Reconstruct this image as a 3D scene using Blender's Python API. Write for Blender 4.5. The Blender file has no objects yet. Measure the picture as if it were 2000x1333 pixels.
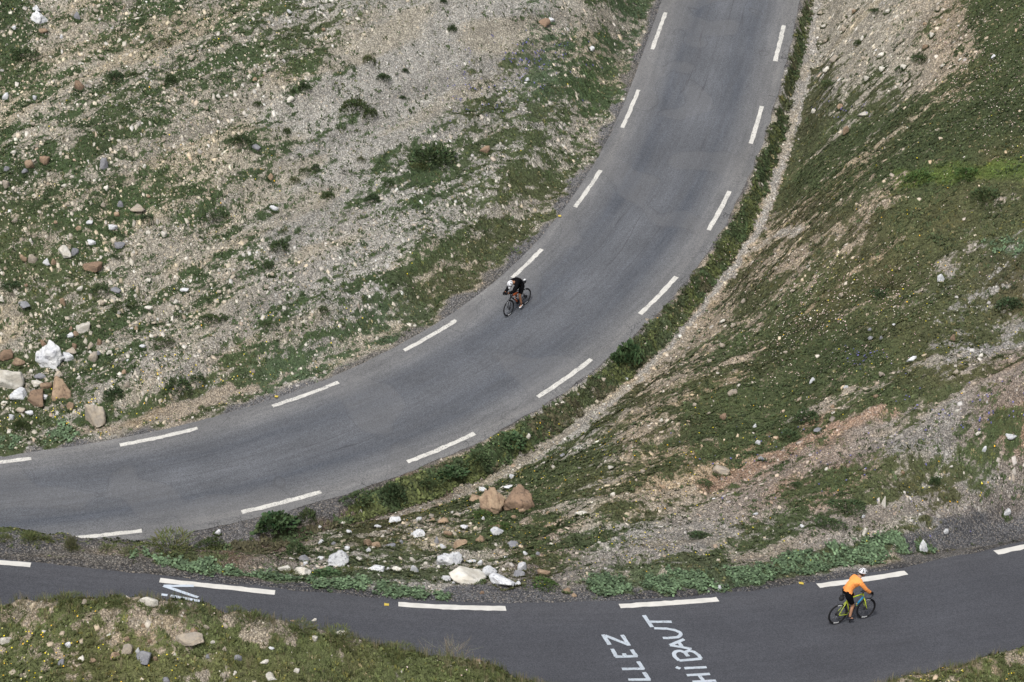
import bpy, math, random
import numpy as np
from mathutils import Vector, Matrix
R = math.radians
random.seed(4); rng = np.random.default_rng(11)
scene = bpy.context.scene
col = scene.collection

# ------------------------------------------------------------ camera, sky, sun
CAMZ = 60.0; PITCH = R(28); F = 5500.0; CU, CV = 1000.0, 666.5
cam = bpy.data.cameras.new('camera'); cam.sensor_width = 36.0; cam.lens = 36.0*F/2000.0
cam.clip_start = 1.0; cam.clip_end = 3000.0
camo = bpy.data.objects.new('camera', cam); col.objects.link(camo)
camo.location = (0, 0, CAMZ); camo.rotation_euler = (R(90)-PITCH, 0, 0)
scene.camera = camo
SUN_EL, SUN_AZ = R(58), R(200)           # azimuth clockwise from +Y
world = bpy.data.worlds.new('World'); scene.world = world; world.use_nodes = True
wn = world.node_tree
sky = wn.nodes.new('ShaderNodeTexSky'); sky.sky_type = 'NISHITA'; sky.sun_disc = False
sky.sun_elevation = SUN_EL; sky.sun_rotation = SUN_AZ; sky.dust_density = 4.0; sky.air_density = 1.0
hs = wn.nodes.new('ShaderNodeHueSaturation'); hs.inputs['Saturation'].default_value = 0.45
wn.links.new(sky.outputs[0], hs.inputs['Color']); wn.links.new(hs.outputs[0], wn.nodes['Background'].inputs[0])
wn.nodes['Background'].inputs[1].default_value = 0.135
sl = bpy.data.lights.new('sun', 'SUN'); sl.energy = 2.5; sl.angle = R(10); sl.color = (1, .985, .965)
so = bpy.data.objects.new('sun', sl); col.objects.link(so)
sd = Vector((math.sin(SUN_AZ)*math.cos(SUN_EL), math.cos(SUN_AZ)*math.cos(SUN_EL), math.sin(SUN_EL)))
so.rotation_euler = (-sd).to_track_quat('-Z', 'Y').to_euler(); so.location = (0, 60, 90)
scene.view_settings.view_transform = 'Standard'; scene.view_settings.look = 'None'
scene.view_settings.exposure = 0.0; scene.view_settings.gamma = 1.0

# ------------------------------------------------------------ geometry of the place
sp, cp = math.sin(PITCH), math.cos(PITCH)
def cam2world(x, y, z):      # camera x right, y down, z forward
    return np.stack([x, z*cp - y*sp, -y*cp - z*sp + CAMZ], -1)
def project(x, y, z):
    zz = z-CAMZ
    fz = y*cp - zz*sp; dn = -(y*sp + zz*cp)
    fz = np.maximum(fz, 1e-3)
    return CU + F*x/fz, CV + F*dn/fz, fz
def nrm(a, b):
    v = np.array([b, -1.0, a]); return v/np.linalg.norm(v)
N1, D1 = nrm(-.814, .072), -66.31       # far road surface
N2, D2 = nrm(-.5, .12), -44.52          # near road surface
def ray(u, v): return np.array([(u-CU)/F, (v-CV)/F, 1.0])
def Zp(u, v, n, d): return d/(n@ray(u, v))
def on(u, v, Z): r = ray(u, v)*Z; return cam2world(r[0], r[1], r[2])
def P1(u, v): return on(u, v, Zp(u, v, N1, D1))
def P2(u, v): return on(u, v, Zp(u, v, N2, D2))
def plane_z(n, d):
    a, b, c = P1(0, 900) if n is N1 else P2(0, 1100), P1(1000, 500) if n is N1 else P2(1000, 1200), P1(500, 1000) if n is N1 else P2(2000, 1100)
    nn = np.cross(b-a, c-a)
    return lambda x, y: a[2] - (nn[0]*(x-a[0]) + nn[1]*(y-a[1]))/nn[2]
z1 = plane_z(N1, D1); z2 = plane_z(N2, D2)

# ---- value noise
_T = rng.random((256, 256)).astype(np.float64)
def vn(x, y, s=0):
    x = np.asarray(x, float)+s*17.31; y = np.asarray(y, float)+s*9.17
    xi = np.floor(x).astype(int); yi = np.floor(y).astype(int)
    fx = x-xi; fy = y-yi; fx = fx*fx*(3-2*fx); fy = fy*fy*(3-2*fy)
    a = _T[xi & 255, yi & 255]; b = _T[(xi+1) & 255, yi & 255]; c = _T[xi & 255, (yi+1) & 255]; d = _T[(xi+1) & 255, (yi+1) & 255]
    return (a*(1-fx)+b*fx)*(1-fy) + (c*(1-fx)+d*fx)*fy
def fbm(x, y, o=4, s=0, g=.5):
    t = 0; a = 1; n = 0
    for i in range(o):
        t = t + a*vn(x*2**i, y*2**i, s+i*3); n += a; a *= g
    return t/n
def ss(a, b, x):
    t = np.clip((x-a)/(b-a), 0, 1); return t*t*(3-2*t)

# ---- painted edge lines of both roads (pairs = painted dashes), from survey pixels
DL = [((1300,25),(1274,97)),((1247,176),(1215,250)),((1173,333),(1123,405)),((1058,487),(1000,543)),((891,626),(789,685)),((661,747),(532,794)),((386,837),(234,870)),((61,896),(-95,914))]
DR = [((1531,50),(1514,120)),((1488,208),(1466,281)),((1425,374),(1384,450)),((1321,541),(1250,614)),((1155,702),(1050,776)),((927,847),(796,903)),((627,961),(472,1001)),((277,1037),(105,1055))]
DB = [((-165,1088),(60,1104)),((312,1134),(537,1158)),((778,1181),(988,1189)),((1210,1184),(1402,1171)),((1598,1145),(1770,1119)),((1945,1080),(2090,1050))]
def extend(P, a, b, n=6, step=3.0):
    P = [np.array(p) for p in P]
    def go(p0, p1, p2, k):
        d1 = p1-p0; d2 = p2-p1
        an = math.atan2(d2[1], d2[0])-math.atan2(d1[1], d1[0])
        return an
    return P
def smooth_poly(pts, plane, it=3, sub=6):
    P = np.array(pts)[:, :2]
    # catmull-rom resample
    Q = np.vstack([2*P[0]-P[1], P, 2*P[-1]-P[-2]]); out = []
    for i in range(1, len(Q)-2):
        for k in range(sub):
            t = k/sub; p0, p1, p2, p3 = Q[i-1], Q[i], Q[i+1], Q[i+2]
            out.append(.5*((2*p1)+(-p0+p2)*t+(2*p0-5*p1+4*p2-p3)*t*t+(-p0+3*p1-3*p2+p3)*t**3))
    out.append(Q[-2]); P = np.array(out)
    L = np.r_[0, np.cumsum(np.linalg.norm(np.diff(P, axis=0), axis=1))]
    s = np.linspace(0, L[-1], int(L[-1]/.5)+2); P = np.stack([np.interp(s, L, P[:, 0]), np.interp(s, L, P[:, 1])], 1)
    for _ in range(it*8):
        P[1:-1] = .25*P[:-2]+.5*P[1:-1]+.25*P[2:]
    return P
def ext_straight(P, start, end):
    a = P[0]+(P[0]-P[3])/np.linalg.norm(P[0]-P[3])*start; b = P[-1]+(P[-1]-P[-4])/np.linalg.norm(P[-1]-P[-4])*end
    n1 = int(start/.5)+1; n2 = int(end/.5)+1
    A = a+(P[0]-a)*np.linspace(0, 1, n1, endpoint=False)[:, None]; Bq = P[-1]+(b-P[-1])*np.linspace(0, 1, n2+1)[1:, None]
    return np.vstack([A, P, Bq])
PL = smooth_poly([P1(*q) for s in DL for q in s], z1); PR = smooth_poly([P1(*q) for s in DR for q in s], z1)
PL = ext_straight(PL, 30, 12); PR = ext_straight(PR, 30, 12)
PB = smooth_poly([P2(*q) for s in DB for q in s], z2); PB = ext_straight(PB, 14, 16)
DPX = [(1600,-60),(1588,30),(1568,130),(1548,220),(1522,310),(1494,390),(1448,480),(1378,570),(1326,635),(1266,700),(1196,755),(1118,815),(1038,870),(958,914),(890,947),(815,972),(720,1000),(640,1022),(570,1050),(480,1082),(380,1110),(200,1150)]
S_DITCH = smooth_poly([P1(*q) for q in DPX], z1, it=1)
DITCH_END = P1(600, 1038)
def offset_poly(P, d):
    T = np.gradient(P, axis=0); T /= np.linalg.norm(T, axis=1)[:, None]
    return P+np.stack([-T[:, 1], T[:, 0]], 1)*np.asarray(d).reshape(-1, 1)
def sdist(P, x, y):
    """signed distance (left of travel direction +) and arc position along polyline"""
    x = np.asarray(x, float).ravel(); y = np.asarray(y, float).ravel()
    best = np.full(x.shape, 1e9); sg = np.zeros(x.shape); arc = np.zeros(x.shape)
    L = np.r_[0, np.cumsum(np.linalg.norm(np.diff(P, axis=0), axis=1))]
    for i in range(len(P)-1):
        ax, ay = P[i]; dx, dy = P[i+1]-P[i]; l2 = dx*dx+dy*dy
        t = np.clip(((x-ax)*dx+(y-ay)*dy)/l2, 0, 1)
        ex = x-ax-t*dx; ey = y-ay-t*dy; d = ex*ex+ey*ey; m = d < best
        best[m] = d[m]; sg[m] = np.sign(dx*ey-dy*ex)[m]; arc[m] = (L[i]+t*math.sqrt(l2))[m]
    return np.sqrt(best)*sg, arc
# PL, PR run from the top of the picture down to the left; their left-hand side is right in the picture
# PB runs left to right; its right-hand side (negative) is the carriageway

# ---- control points of the land
C = []
def cpt(u, v, Z, dz=0.0):
    p = on(u, v, Z); C.append((p[0], p[1], p[2]+dz))
for u, ve in ((-250,930),(0,905),(250,865),(450,815),(650,745),(850,645),(1000,535),(1150,350),(1240,170),(1290,20)):
    Ze = Zp(u, ve-12, N1, D1); cpt(u, ve-12, Ze)
    for v in (-500, -200, 0, 150, 300, 450, 600, 720):
        if v < ve-110:
            cpt(u, v, Ze + .62*(Zp(u, v, N1, D1)-Ze) + .5*math.sin(u*.006+v*.011))
for u in (-700,):
    for v in (0, 400, 800): cpt(u, v, 92 + .62*(Zp(-700, v, N1, D1)-92))
ditch = [(1640,-150),(1590,30),(1570,130),(1550,250),(1515,370),(1450,500),(1340,640),(1200,760),(1060,860),(920,940),(800,980),(650,1015),(560,1048),(450,1080)]
for u, v in ditch: cpt(u, v, Zp(u, v, N1, D1), -.3)
du = np.array([d[0] for d in ditch][::-1]); dv = np.array([d[1] for d in ditch][::-1])
lo = np.array([(480,1098),(700,1140),(850,1158),(1000,1163),(1200,1150),(1400,1120),(1600,1085),(1800,1045),(2000,1000),(2300,930)])
for u in (620, 760, 900, 1050, 1200, 1350, 1500):
    va = np.interp(u, du, dv); vb = np.interp(u, lo[:, 0], lo[:, 1])
    Za = Zp(u, va, N1, D1); Zb = Zp(u, vb, N2, D2)
    for s in (.2, .4, .6, .8):
        v = va+(vb-va)*s
        cpt(u, v, Za+(Zb-Za)*(s**.8)+ .5*math.sin(u*.012+s*5)*(u > 1000))
for u, v, Z in ((1700,-150,126),(1720,60,118.5),(1850,60,115),(2000,60,112),(2250,0,110),(1900,-300,126),(2200,-300,120),(1700,350,106),(1850,350,104),(2000,350,102.5),(2250,350,101),(1700,650,99),(1850,650,97.5),(2000,650,97),(2250,650,96),(1700,880,93),(1850,860,93.2),(2000,850,93),(2250,800,93)):
    cpt(u, v, Z)
for u, v in lo: cpt(u, v, Zp(u, v, N2, D2), .05)
# crest between the near road and the drop to the far road
for u, v, g in ((-300,1020,.1),(-100,1032,.1),(0,1046,.12),(120,1050,.12),(260,1072,.12),(380,1088,.1)):
    p = P2(u, v+26); C.append((p[0], p[1], p[2]+.1))
    p = P2(u, v); C.append((p[0], p[1]-.15, p[2]+g))
    C.append((p[0]-.2, p[1]+2.2, p[2]-1.5)); C.append((p[0]-.2, p[1]+5.0, p[2]-3.9))
    C.append((p[0]-.1, p[1]+8, z1(p[0], p[1]+8)-.2))
# bank on the near side of the near road: crest against the road, falling gently to the camera
PBn = offset_poly(PB, -5.75)
for u in (-300, -100, 100, 300, 500, 700, 900, 1100, 1400, 1700, 1900, 2100, 2400):
    p = P2(u, np.interp(u, [0, 600, 1000, 1400, 2000, 2400], [1280, 1345, 1372, 1380, 1290, 1180])); C.append((p[0], p[1], p[2]))
CR = [(-200,1205,76.6),(0,1192,76.6),(60,1172,76.6),(150,1165,76.5),(300,1172,76.4),(420,1190,76.4),(520,1205,76.5),(640,1228,76.6),(760,1258,76.8),(880,1276,77.0),(960,1300,77.1),(1060,1336,77.2),(1250,1400,77.4),(1500,1440,77.6),(1740,1338,80.4),(1850,1304,81.3),(1920,1281,82.0),(2000,1254,83.0),(2200,1190,84.8)]
for u, v, Z in CR:
    cpt(u, v, Z)
    p = on(u, v, Z)
    for dy, dz in ((-2.0, -.10), (-4.5, -.5), (-9, -1.2), (-20, -3.5)): C.append((p[0], p[1]+dy, p[2]+dz))
C = np.array(C)
# thin-plate spline
cen = C[:, :2].mean(0); sc = 20.0
def _phi(r2): return .5*r2*np.log(r2+1e-12)
Q = (C[:, :2]-cen)/sc
K = _phi(((Q[:, None]-Q[None])**2).sum(-1)) + np.eye(len(Q))*2e-5
A = np.zeros((len(Q)+3,)*2); A[:-3, :-3] = K; A[:-3, -3] = 1; A[:-3, -2:] = Q; A[-3, :-3] = 1; A[-2:, :-3] = Q.T
W = np.linalg.solve(A, np.r_[C[:, 2], 0, 0, 0])
def tps(x, y):
    x = np.asarray(x, float).ravel(); y = np.asarray(y, float).ravel(); out = np.empty(x.shape)
    for i in range(0, len(x), 40000):
        qx = (x[i:i+40000]-cen[0])/sc; qy = (y[i:i+40000]-cen[1])/sc
        r2 = (qx[:, None]-Q[None, :, 0])**2+(qy[:, None]-Q[None, :, 1])**2
        out[i:i+40000] = _phi(r2)@W[:-3]+W[-3]+W[-2]*qx+W[-1]*qy
    return out
SB = math.radians(20); SA = math.radians(40)      # direction of the erosion streaks on the ground
def streak(x, y):
    return x*math.cos(SA)+y*math.sin(SA), -x*math.sin(SA)+y*math.cos(SA)
def land(x, y, full=False):
    """height of the ground; optionally also the distances used by the cover maps"""
    shp = np.shape(x); x = np.asarray(x, float).ravel(); y = np.asarray(y, float).ravel()
    z = tps(x, y)
    far = ss(52, 20, y) + ss(150, 200, y) + ss(30, 60, abs(x)); far = np.clip(far, 0, 1)
    z = z*(1-far) + far*(6 + .12*np.abs(y-90)*(y > 90) + .05*np.abs(x))
    sa, sb = streak(x, y)
    rough = (fbm(sa*.35, sb*.9, 4, 1)-.5)*.55 + (fbm(sa*1.6, sb*3.2, 3, 5)-.5)*.26 + (vn(x*4, y*4, 9)-.5)*.06
    dl, al = sdist(PL, x, y); dr, ar = sdist(PR, x, y); db, ab = sdist(PB, x, y)
    wob = (fbm(ar*.5, ar*0, 3, 7)-.5)*.5
    wobl = (fbm(al*.6, al*0+3, 3, 8)-.5)*.5
    ol = -dl               # outside of far road, hill side
    orr = dr               # outside of far road, ditch side
    inside1 = (dl > -.35) & (dr < .45)
    d1 = np.maximum(ol, orr)
    # far road
    zr = z1(x, y)
    zl = zr + .02
    k = ss(.5, 2.4, ol); z = np.where(dl < 0, zl*(1-k)+(z+rough*k)*k, z)
    # ditch side profile
    dt, at = sdist(S_DITCH, x, y)              # left of travel (+) = hill side
    wd = (vn(x*1.5, y*1.5, 81)-.5)*.25
    on_v = -.03 - .10*ss(.6, 1.4, orr) + .10*(vn(x*2.2, y*2.2, 83)-.4)*ss(.6, 1.0, orr)
    cut = ss(.62, .22, np.where(dt < 0, -dt, 0)+wd)*ss(.5, .9, orr)
    bankz = zr + on_v*(1-cut) - .42*cut
    kk = ss(.15, 1.5, dt+wd)
    z = np.where((dr > 0), np.where(dt < 0, bankz, (zr-.42)*(1-kk)+(z+rough*kk)*kk), z)
    z = np.where((dl >= 0) & (dr <= 0), zr-.05, z)
    m = (dl < 0.1) & (dl > -.42); z = np.where(m, np.minimum(z, zr-.05+.06*ss(.3, .42, -dl)), z)
    m = (dr > -.1) & (dr < .55); z = np.where(m, np.minimum(z, zr-.05+.04*ss(.45, .55, dr)), z)
    # near road
    zb = z2(x, y); o = db; i = -db-5.55
    near = y < 82
    zz = z
    kf = ss(.35, 1.6, o); ki = ss(.15, 1.3, i)
    z = np.where((db > 0) & (o < 1.6) & near, (zb-.02)*(1-kf)+z*kf, z)
    z = np.where((db <= 0) & (i < 1.3), (zb-.05)*(1-ki)+z*ki, z)
    z = np.where((o < .4) & (i < .2), np.minimum(z, zb-.05+.04*ss(.3, .4, o)), z)
    if full: return z.reshape(shp), dl, dr, db
    return z.reshape(shp)
def hit(u, v, z0=68.0, z1_=150.0):
    """first point of the ground seen along a line of sight"""
    Z = np.linspace(z0, z1_, 500); r = ray(u, v)
    p = cam2world(r[0]*Z, r[1]*Z, Z); g = land(p[:, 0], p[:, 1]) - p[:, 2]
    k = np.argmax(g > 0)
    if k == 0: k = len(Z)-1
    a, b = Z[k-1], Z[k]; 
    t = g[k-1]/(g[k-1]-g[k]) if g[k] != g[k-1] else 0
    Zh = a+(b-a)*t; return on(u, v, Zh), Zh

# ------------------------------------------------------------ cover maps (50 px survey cells read from the photograph)
VEG = ["8323444446765542222254357000000412322499",
"7223343455565432232254455500000512222399",
"8643334565453212233445565000000622322488",
"5544556443233343234445563000007543443689",
"4445664333323433345455530000008655678899",
"6225863344333333455555300000008865678899",
"7667644433444334544554000000088865677889",
"7666665654544444555550000000078665577777",
"7676655774333444555650000000864666678888",
"7567643444443444566600000008355655788877",
"7656443445543445665000000008565556675666",
"6746654454444556650000000084665577776667",
"4677565545545666500000000843547888888785",
"5577765434456655000000008345568888887764",
"7576745556666500000000078356468987787544",
"7666656666500000000008746546788987655445",
"6665453000000000000087364468888754445456",
"8750000000000000008855675677676434455566",
"0000000000000008884678846654545564456667",
"0000000000000788676457565333445656675547",
"0000000007764665456776543434456676345521",
"6632456643344656557687666545455488520000",
"0000005556834555643567768888887752000000",
"5566556556655776221212543000000000000000",
"6677766665677778888880000000000000001111",
"7877677888888778888888000000000000666655",
"8888888888888888888888000000000002455778"]
SOIL = ["bbbbbggggggbbbbbbbtt","bbbbbbgggggbbbbgbbtt","bbbbbggggggbbbbgbbtt","bbbbggggggbbbbbttttt","bbbbbggggbbbbbtttttw","bbbbbgggbbbbbtttttww","bbbbbggbbbbbgtttttww","bbggbbbbbbbgttttttwr","bgbtbbbbbbggtttrrwwr","bbbbbbbnnbbbttrrrggw","ddddnnbbbbrggggggbgd","tttdnwwwwbdbggddgttt","tttttttbbbbbbbbbbttt","btbbbbbbbbbbbbbbtttt"]
TONE = ["dddddooooocdcmmmoddd","ddddddddoocdcmmmoddd","dddddddddoodommmdddd","dddddddddoooommddddo","oddddddddoooooommooo","ooddddddomooommoooom","oddddddcmommmcdddooo","oddooccoodddmoddddoo","odommoooooddodddoodd","oooooommdddooodddood","lllldddooddddddddood","lllccccccoocccccccoo","llllllllllllllllllll","llllllllllllllllllll"]
CS = dict(b=(.46,.42,.34), g=(.48,.46,.41), t=(.48,.395,.29), w=(.46,.44,.40), r=(.42,.29,.20), d=(.15,.15,.155), n=(.19,.14,.10))
CT = dict(d=(.050,.078,.031), o=(.066,.086,.036), m=(.068,.078,.038), B=(.085,.115,.030), c=(.075,.110,.058), l=(.088,.122,.044))
vegG = np.array([[int(c)/9 for c in (r+'0'*40)[:40]] for r in VEG])
soilG = np.array([[CS[c] for c in r] for r in SOIL]); toneG = np.array([[CT[c] for c in r] for r in TONE])
def bil(G, gx, gy):
    h, w = G.shape[:2]; gx = np.clip(gx, 0, w-1.001); gy = np.clip(gy, 0, h-1.001)
    xi = gx.astype(int); yi = gy.astype(int); fx = gx-xi; fy = gy-yi
    if G.ndim == 3: fx = fx[:, None]; fy = fy[:, None]
    return (G[yi, xi]*(1-fx)+G[yi, xi+1]*fx)*(1-fy)+(G[yi+1, xi]*(1-fx)+G[yi+1, xi+1]*fx)*fy
# fill road cells of the veg grid from neighbours so that roadsides do not fade
vf = vegG.copy(); known = vf > 0
for _ in range(14):
    acc = np.zeros_like(vf); cnt = np.zeros_like(vf)
    for dy, dx in ((0,1),(0,-1),(1,0),(-1,0)):
        sh = np.roll(np.roll(vf*known, dy, 0), dx, 1); kn = np.roll(np.roll(known, dy, 0), dx, 1); acc += sh; cnt += kn
    new = (~known) & (cnt > 0); vf[new] = acc[new]/cnt[new]; known = known | new
# strips on the ground: (points in survey px, half width in metres)
def world_strip(pts, plane=None):
    out = []
    for u, v in pts:
        out.append((P1(u, v) if plane == 1 else P2(u, v) if plane == 2 else hit(u, v)[0])[:2])
    return np.array(out)
S_BRANCH = world_strip([(1455,492),(1500,470),(1560,455)])
S_COLTS_A = world_strip([(270,1086),(350,1102),(450,1122),(560,1135),(660,1142),(760,1154),(870,1166)])
S_COLTS_B = world_strip([(1180,1146),(1280,1140),(1400,1138),(1500,1118),(1600,1100),(1700,1080),(1790,1063)])
S_COLTS_C = world_strip([(-40,868),(60,862),(150,848)])
S_COLTS_D = world_strip([(1890,495),(1950,485),(2040,470)])
S_COLTS_E = world_strip([(560,712),(640,690),(730,668)])
S_DIRT = world_strip([(150,842),(230,835),(330,805),(420,775),(500,757)])
S_GRAV_L = world_strip([(900,1152),(1000,1168),(1120,1166),(1200,1162)])
S_GRAV_R = world_strip([(1800,1085),(1880,1055),(1950,1035),(2080,1005)])
S_PATH = world_strip([(0,690),(40,650),(20,600),(-20,560)])
S_RILL = world_strip([(1350,655),(1420,640),(1300,700)])
S_CRB = world_strip([(-60,1070),(60,1073),(160,1083),(260,1096),(340,1112)])
S_FG = [world_strip(q) for q in ([(-20,1205),(60,1192),(130,1198)],[(200,1214),(260,1222),(330,1212)],[(440,1204),(500,1212),(570,1236)],[(330,1268),(400,1262)],[(480,1240),(560,1252)],[(-30,1330),(40,1322)],[(380,1320),(440,1325)],[(1840,1320),(1900,1300),(1960,1290),(2020,1275)])]
S_BRIGHT = world_strip([(1770,352),(1840,342),(1920,335),(2010,330)])
S_SC1 = world_strip([(1130,1118),(1220,1090),(1310,1055),(1420,985),(1540,915),(1680,868),(1840,808),(2020,735)])
S_SC2 = world_strip([(1560,815),(1640,785),(1740,745),(1860,700),(2020,650)])
S_SC3 = world_strip([(1380,950),(1480,905),(1570,862),(1660,822),(1740,800)])
S_SC4 = world_strip([(1440,1098),(1540,1072),(1660,1030),(1800,985),(2020,915)])
S_SC5 = world_strip([(700,420),(600,520),(450,640),(380,720),(260,750)])
S_SC6 = world_strip([(1000,20),(880,90),(760,190),(650,300),(560,380)])
S_SC7 = world_strip([(1170,200),(1120,290),(1060,380),(960,470),(860,560),(760,640)])
def adist(S, x, y): return np.abs(sdist(S, x, y)[0])
def cover(x, y, z, dl, dr, db):
    """veg 0..1, soil rgb, green rgb, stones density"""
    u, v, _ = project(x, y, z)
    wu = u+(vn(x*1.1, y*1.1, 31)-.5)*50; wv = v+(vn(x*1.1, y*1.1, 37)-.5)*40
    veg = bil(vf, wu/50-.5, wv/50-.5)
    soil = bil(soilG, wu/100-.5, wv/100-.5); tone = bil(toneG, wu/100-.5, wv/100-.5)
    sa, sb = streak(x, y)
    ex = ss(0, 260, np.maximum(np.maximum(-u, u-2000), np.maximum(-v, v-1333)))
    veg = veg*(1-ex)+ex*.60; soil = soil*(1-ex[:, None])+np.array(CS['b'])*ex[:, None]; tone = tone*(1-ex[:, None])+np.array(CT['o'])*ex[:, None]
    dts = sdist(S_DITCH, x, y)[0]; side = ss(-.2, .6, dts)
    nL = .36*fbm(sa*.30, sb*1.9, 3, 41) + .30*fbm(sa*1.3, sb*5.2, 3, 43) + .34*(.7*vn(sa*3.6, sb*8.5, 47)+.3*rng.random(len(x)))
    nL = (nL-.5)*2.9+.07
    ra, rb = x*math.cos(SB)+y*math.sin(SB), -x*math.sin(SB)+y*math.cos(SB)
    nR = .40*fbm(ra*.40, rb*1.25, 4, 141) + .30*fbm(ra*1.6, rb*3.4, 3, 143) + .30*(.6*vn(ra*5.0, rb*7.5, 147)+.4*rng.random(len(x)))
    nR = (nR-.5)*2.5
    fgm = (y < 72) & (db < -5); nF = (.5*fbm(x*.8, y*.8, 4, 241)+.5*fbm(x*4, y*4, 2, 243)-.5)*2.4
    n = nL*(1-side)+nR*side; n = np.where(fgm, nF, n)
    sa = np.where(side > .5, ra, sa); sb = np.where(side > .5, rb, sb)
    veg = np.clip((veg-.5)*1.3+.5+.045*side*(y > 72), .02, 1.08); tone = tone*(1+np.array([.16,.0,.02])*side[:, None])
    pale = np.exp(-(((u-760)*.8+(v-180)*.55)/330)**2*1.6-(((u-760)*.5-(v-180)*-.85)/420)**2)*(1-side); veg = veg-.12*np.clip(pale, 0, 1)
    # verge of the ditch side of the far road
    wob = (fbm(u*0+sdist(PR, x, y)[1]*.5, x*0, 3, 7)-.5)*.5 if False else 0
    near = db > -2
    dt, _a = sdist(S_DITCH, x, y); dtw = dt+(vn(x*2.6, y*2.6, 5)-.5)*.35
    gx_ = project(x, y, z)[0]; sh0 = .62*ss(820, 560, gx_)
    verge = ss(.55, .8, dr-sh0+(vn(x*2, y*2, 3)-.5)*.3)*(1-ss(-.26, -.10, dtw))*(dl > 0)
    veg = np.where((dr > 0) & (dt < .3) & (y > 78), np.maximum(veg*.15, verge*.93), veg)
    vt = np.clip(verge, 0, 1)*(y > 78)
    tone = tone*(1-.75*vt[:, None])+np.array([.052,.068,.028])*.75*vt[:, None]
    gx_ = project(x, y, z)[0]
    hw = .03+.10*ss(800, 1400, gx_)-.12*(vn(x*1.1, y*1.1, 27)-.4)
    dd = np.abs(dtw-.06)
    k = 1-ss(hw-.02, hw+.10, dd); k = k*ss(600, 860, gx_)
    dk = (1-ss(.3, .8, np.abs(np.where(dt > 0, dt*.45, dt))+(vn(x*2, y*2, 23)-.5)*.5))*ss(900, 650, gx_)*(y > 78)
    veg = veg*(1-.75*dk); soil = soil*(1-dk[:, None])+np.array([.17,.13,.10])*dk[:, None]
    k = np.maximum(k, .8*(1-ss(.15, .35, adist(S_BRANCH, x, y)+(vn(x*3, y*3, 12)-.5)*.3)))
    veg = veg*(1-k); soil = soil*(1-k[:, None]) + np.array([.44,.415,.37])*k[:, None]; grav = k
    # shoulders
    ksh = (1-ss(.50, .80, -dl+(vn(x*1.3, y*1.3, 13)-.5)*.7+.25*ss(900, 500, u)))*(dl < 0)*(dl > -2)
    veg = veg*(1-ksh); soil = soil*(1-ksh[:, None]) + np.array([.20,.198,.20])*ksh[:, None]
    kr = (1-ss(.45, .75, dr-sh0+(vn(x*2, y*2, 14)-.5)*.3))*(dr > -.5)*(dr < 1.5)*(y > 80)
    veg = veg*(1-kr); soil = soil*(1-kr[:, None]) + np.array([.17,.165,.165])*kr[:, None]
    kb = (1-ss(.55, .95, db+(vn(x*1.5, y*1.5, 15)-.5)*.35))*(db > -.6)*(db < 1.5)*(y < 84)
    veg = veg*(1-kb); soil = soil*(1-kb[:, None]) + np.array([.115,.115,.122])*kb[:, None]
    for S, w in ((S_GRAV_L, .55), (S_GRAV_R, .8)):
        k = (1-ss(w*.7, w*1.2, adist(S, x, y)+(vn(x*2, y*2, 16)-.5)*.5)); veg = veg*(1-.93*k); soil = soil*(1-k[:, None])+np.array([.15,.15,.157])*k[:, None]; grav = np.maximum(grav, k*.9)
    for S, w, q, cc_ in ((S_SC1, .95, .46, (.31,.28,.25)), (S_SC2, .45, .48, (.46,.45,.43)), (S_SC3, .38, .8, (.45,.31,.22)), (S_SC4, .42, .5, (.31,.265,.225)), (S_SC5, .6, .45, (.41,.38,.33)), (S_SC6, 1.1, .30, (.42,.405,.37))):
        k = (1-ss(w*.45, w*1.35, adist(S, x, y)+(fbm(x*1.3, y*1.3, 3, 26)-.5)*w*1.6))*q; veg = veg*(1-k); k2 = np.clip(k*1.3, 0, 1)[:, None]; soil = soil*(1-k2)+np.array(cc_)*k2
    k = (1-ss(.3, 1.0, adist(S_SC7, x, y)+(vn(x*1.5, y*1.5, 28)-.5)*.8)); veg = np.where(k > 0, veg+.10*k, veg)
    for S in S_FG:
        k = (1-ss(-.05, .34, adist(S, x, y)+(fbm(x*2.6, y*2.6, 4, 30)-.44)*1.1)); veg = veg*(1-.72*k); soil = soil*(1-k[:, None])+np.array([.44,.38,.29])*k[:, None]
    k = 1-ss(.15, .4, adist(S_CRB, x, y)+(vn(x*2, y*2, 29)-.5)*.4); veg = veg*(1-.8*k); soil = soil*(1-k[:, None])+np.array([.15,.148,.15])*k[:, None]
    k = (1-ss(.25, .7, adist(S_BRIGHT, x, y)+(vn(x*2, y*2, 29)-.5)*.5))[:, None]; tone = tone*(1-k)+np.array([.085,.125,.030])*k
    k = 1-ss(.18, .42, adist(S_DIRT, x, y)+(vn(x*2, y*2, 18)-.5)*.4); veg = veg*(1-k); soil = soil*(1-k[:, None])+np.array([.50,.42,.32])*k[:, None]
    k = 1-ss(.2, .5, adist(S_PATH, x, y)+(vn(x*2, y*2, 19)-.5)*.4); veg = veg*(1-.9*k)
    colt = np.zeros_like(veg)
    for S, w, q in ((S_COLTS_A, .33, 1), (S_COLTS_B, .50, 1), (S_COLTS_C, .4, .6), (S_COLTS_D, .45, .45), (S_COLTS_E, .45, .3)):
        k = 1-ss(w*.5, w*1.3, adist(S, x, y)+(fbm(x*1.6, y*1.6, 3, 21)-.5)*1.1); colt = np.maximum(colt, k*q*(ss(.36, .58, .5*vn(x*3.3, y*3.3, 22)+.5*vn(x*1.2, y*1.2, 24)+.12*(q == 1))))
    colt = colt*(1-((db < .35) & (db > -6)))
    veg = np.maximum(veg, colt*.95); tone = tone*(1-colt[:, None])+np.array([.072,.104,.050])*colt[:, None]
    cov = ss(-.31, .31, veg*.95+n-.53)*(veg > .03)
    cov = np.maximum(cov, colt)
    tone = tone*(.72+.56*fbm(x*.7, y*.7, 3, 51))[:, None]
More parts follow.
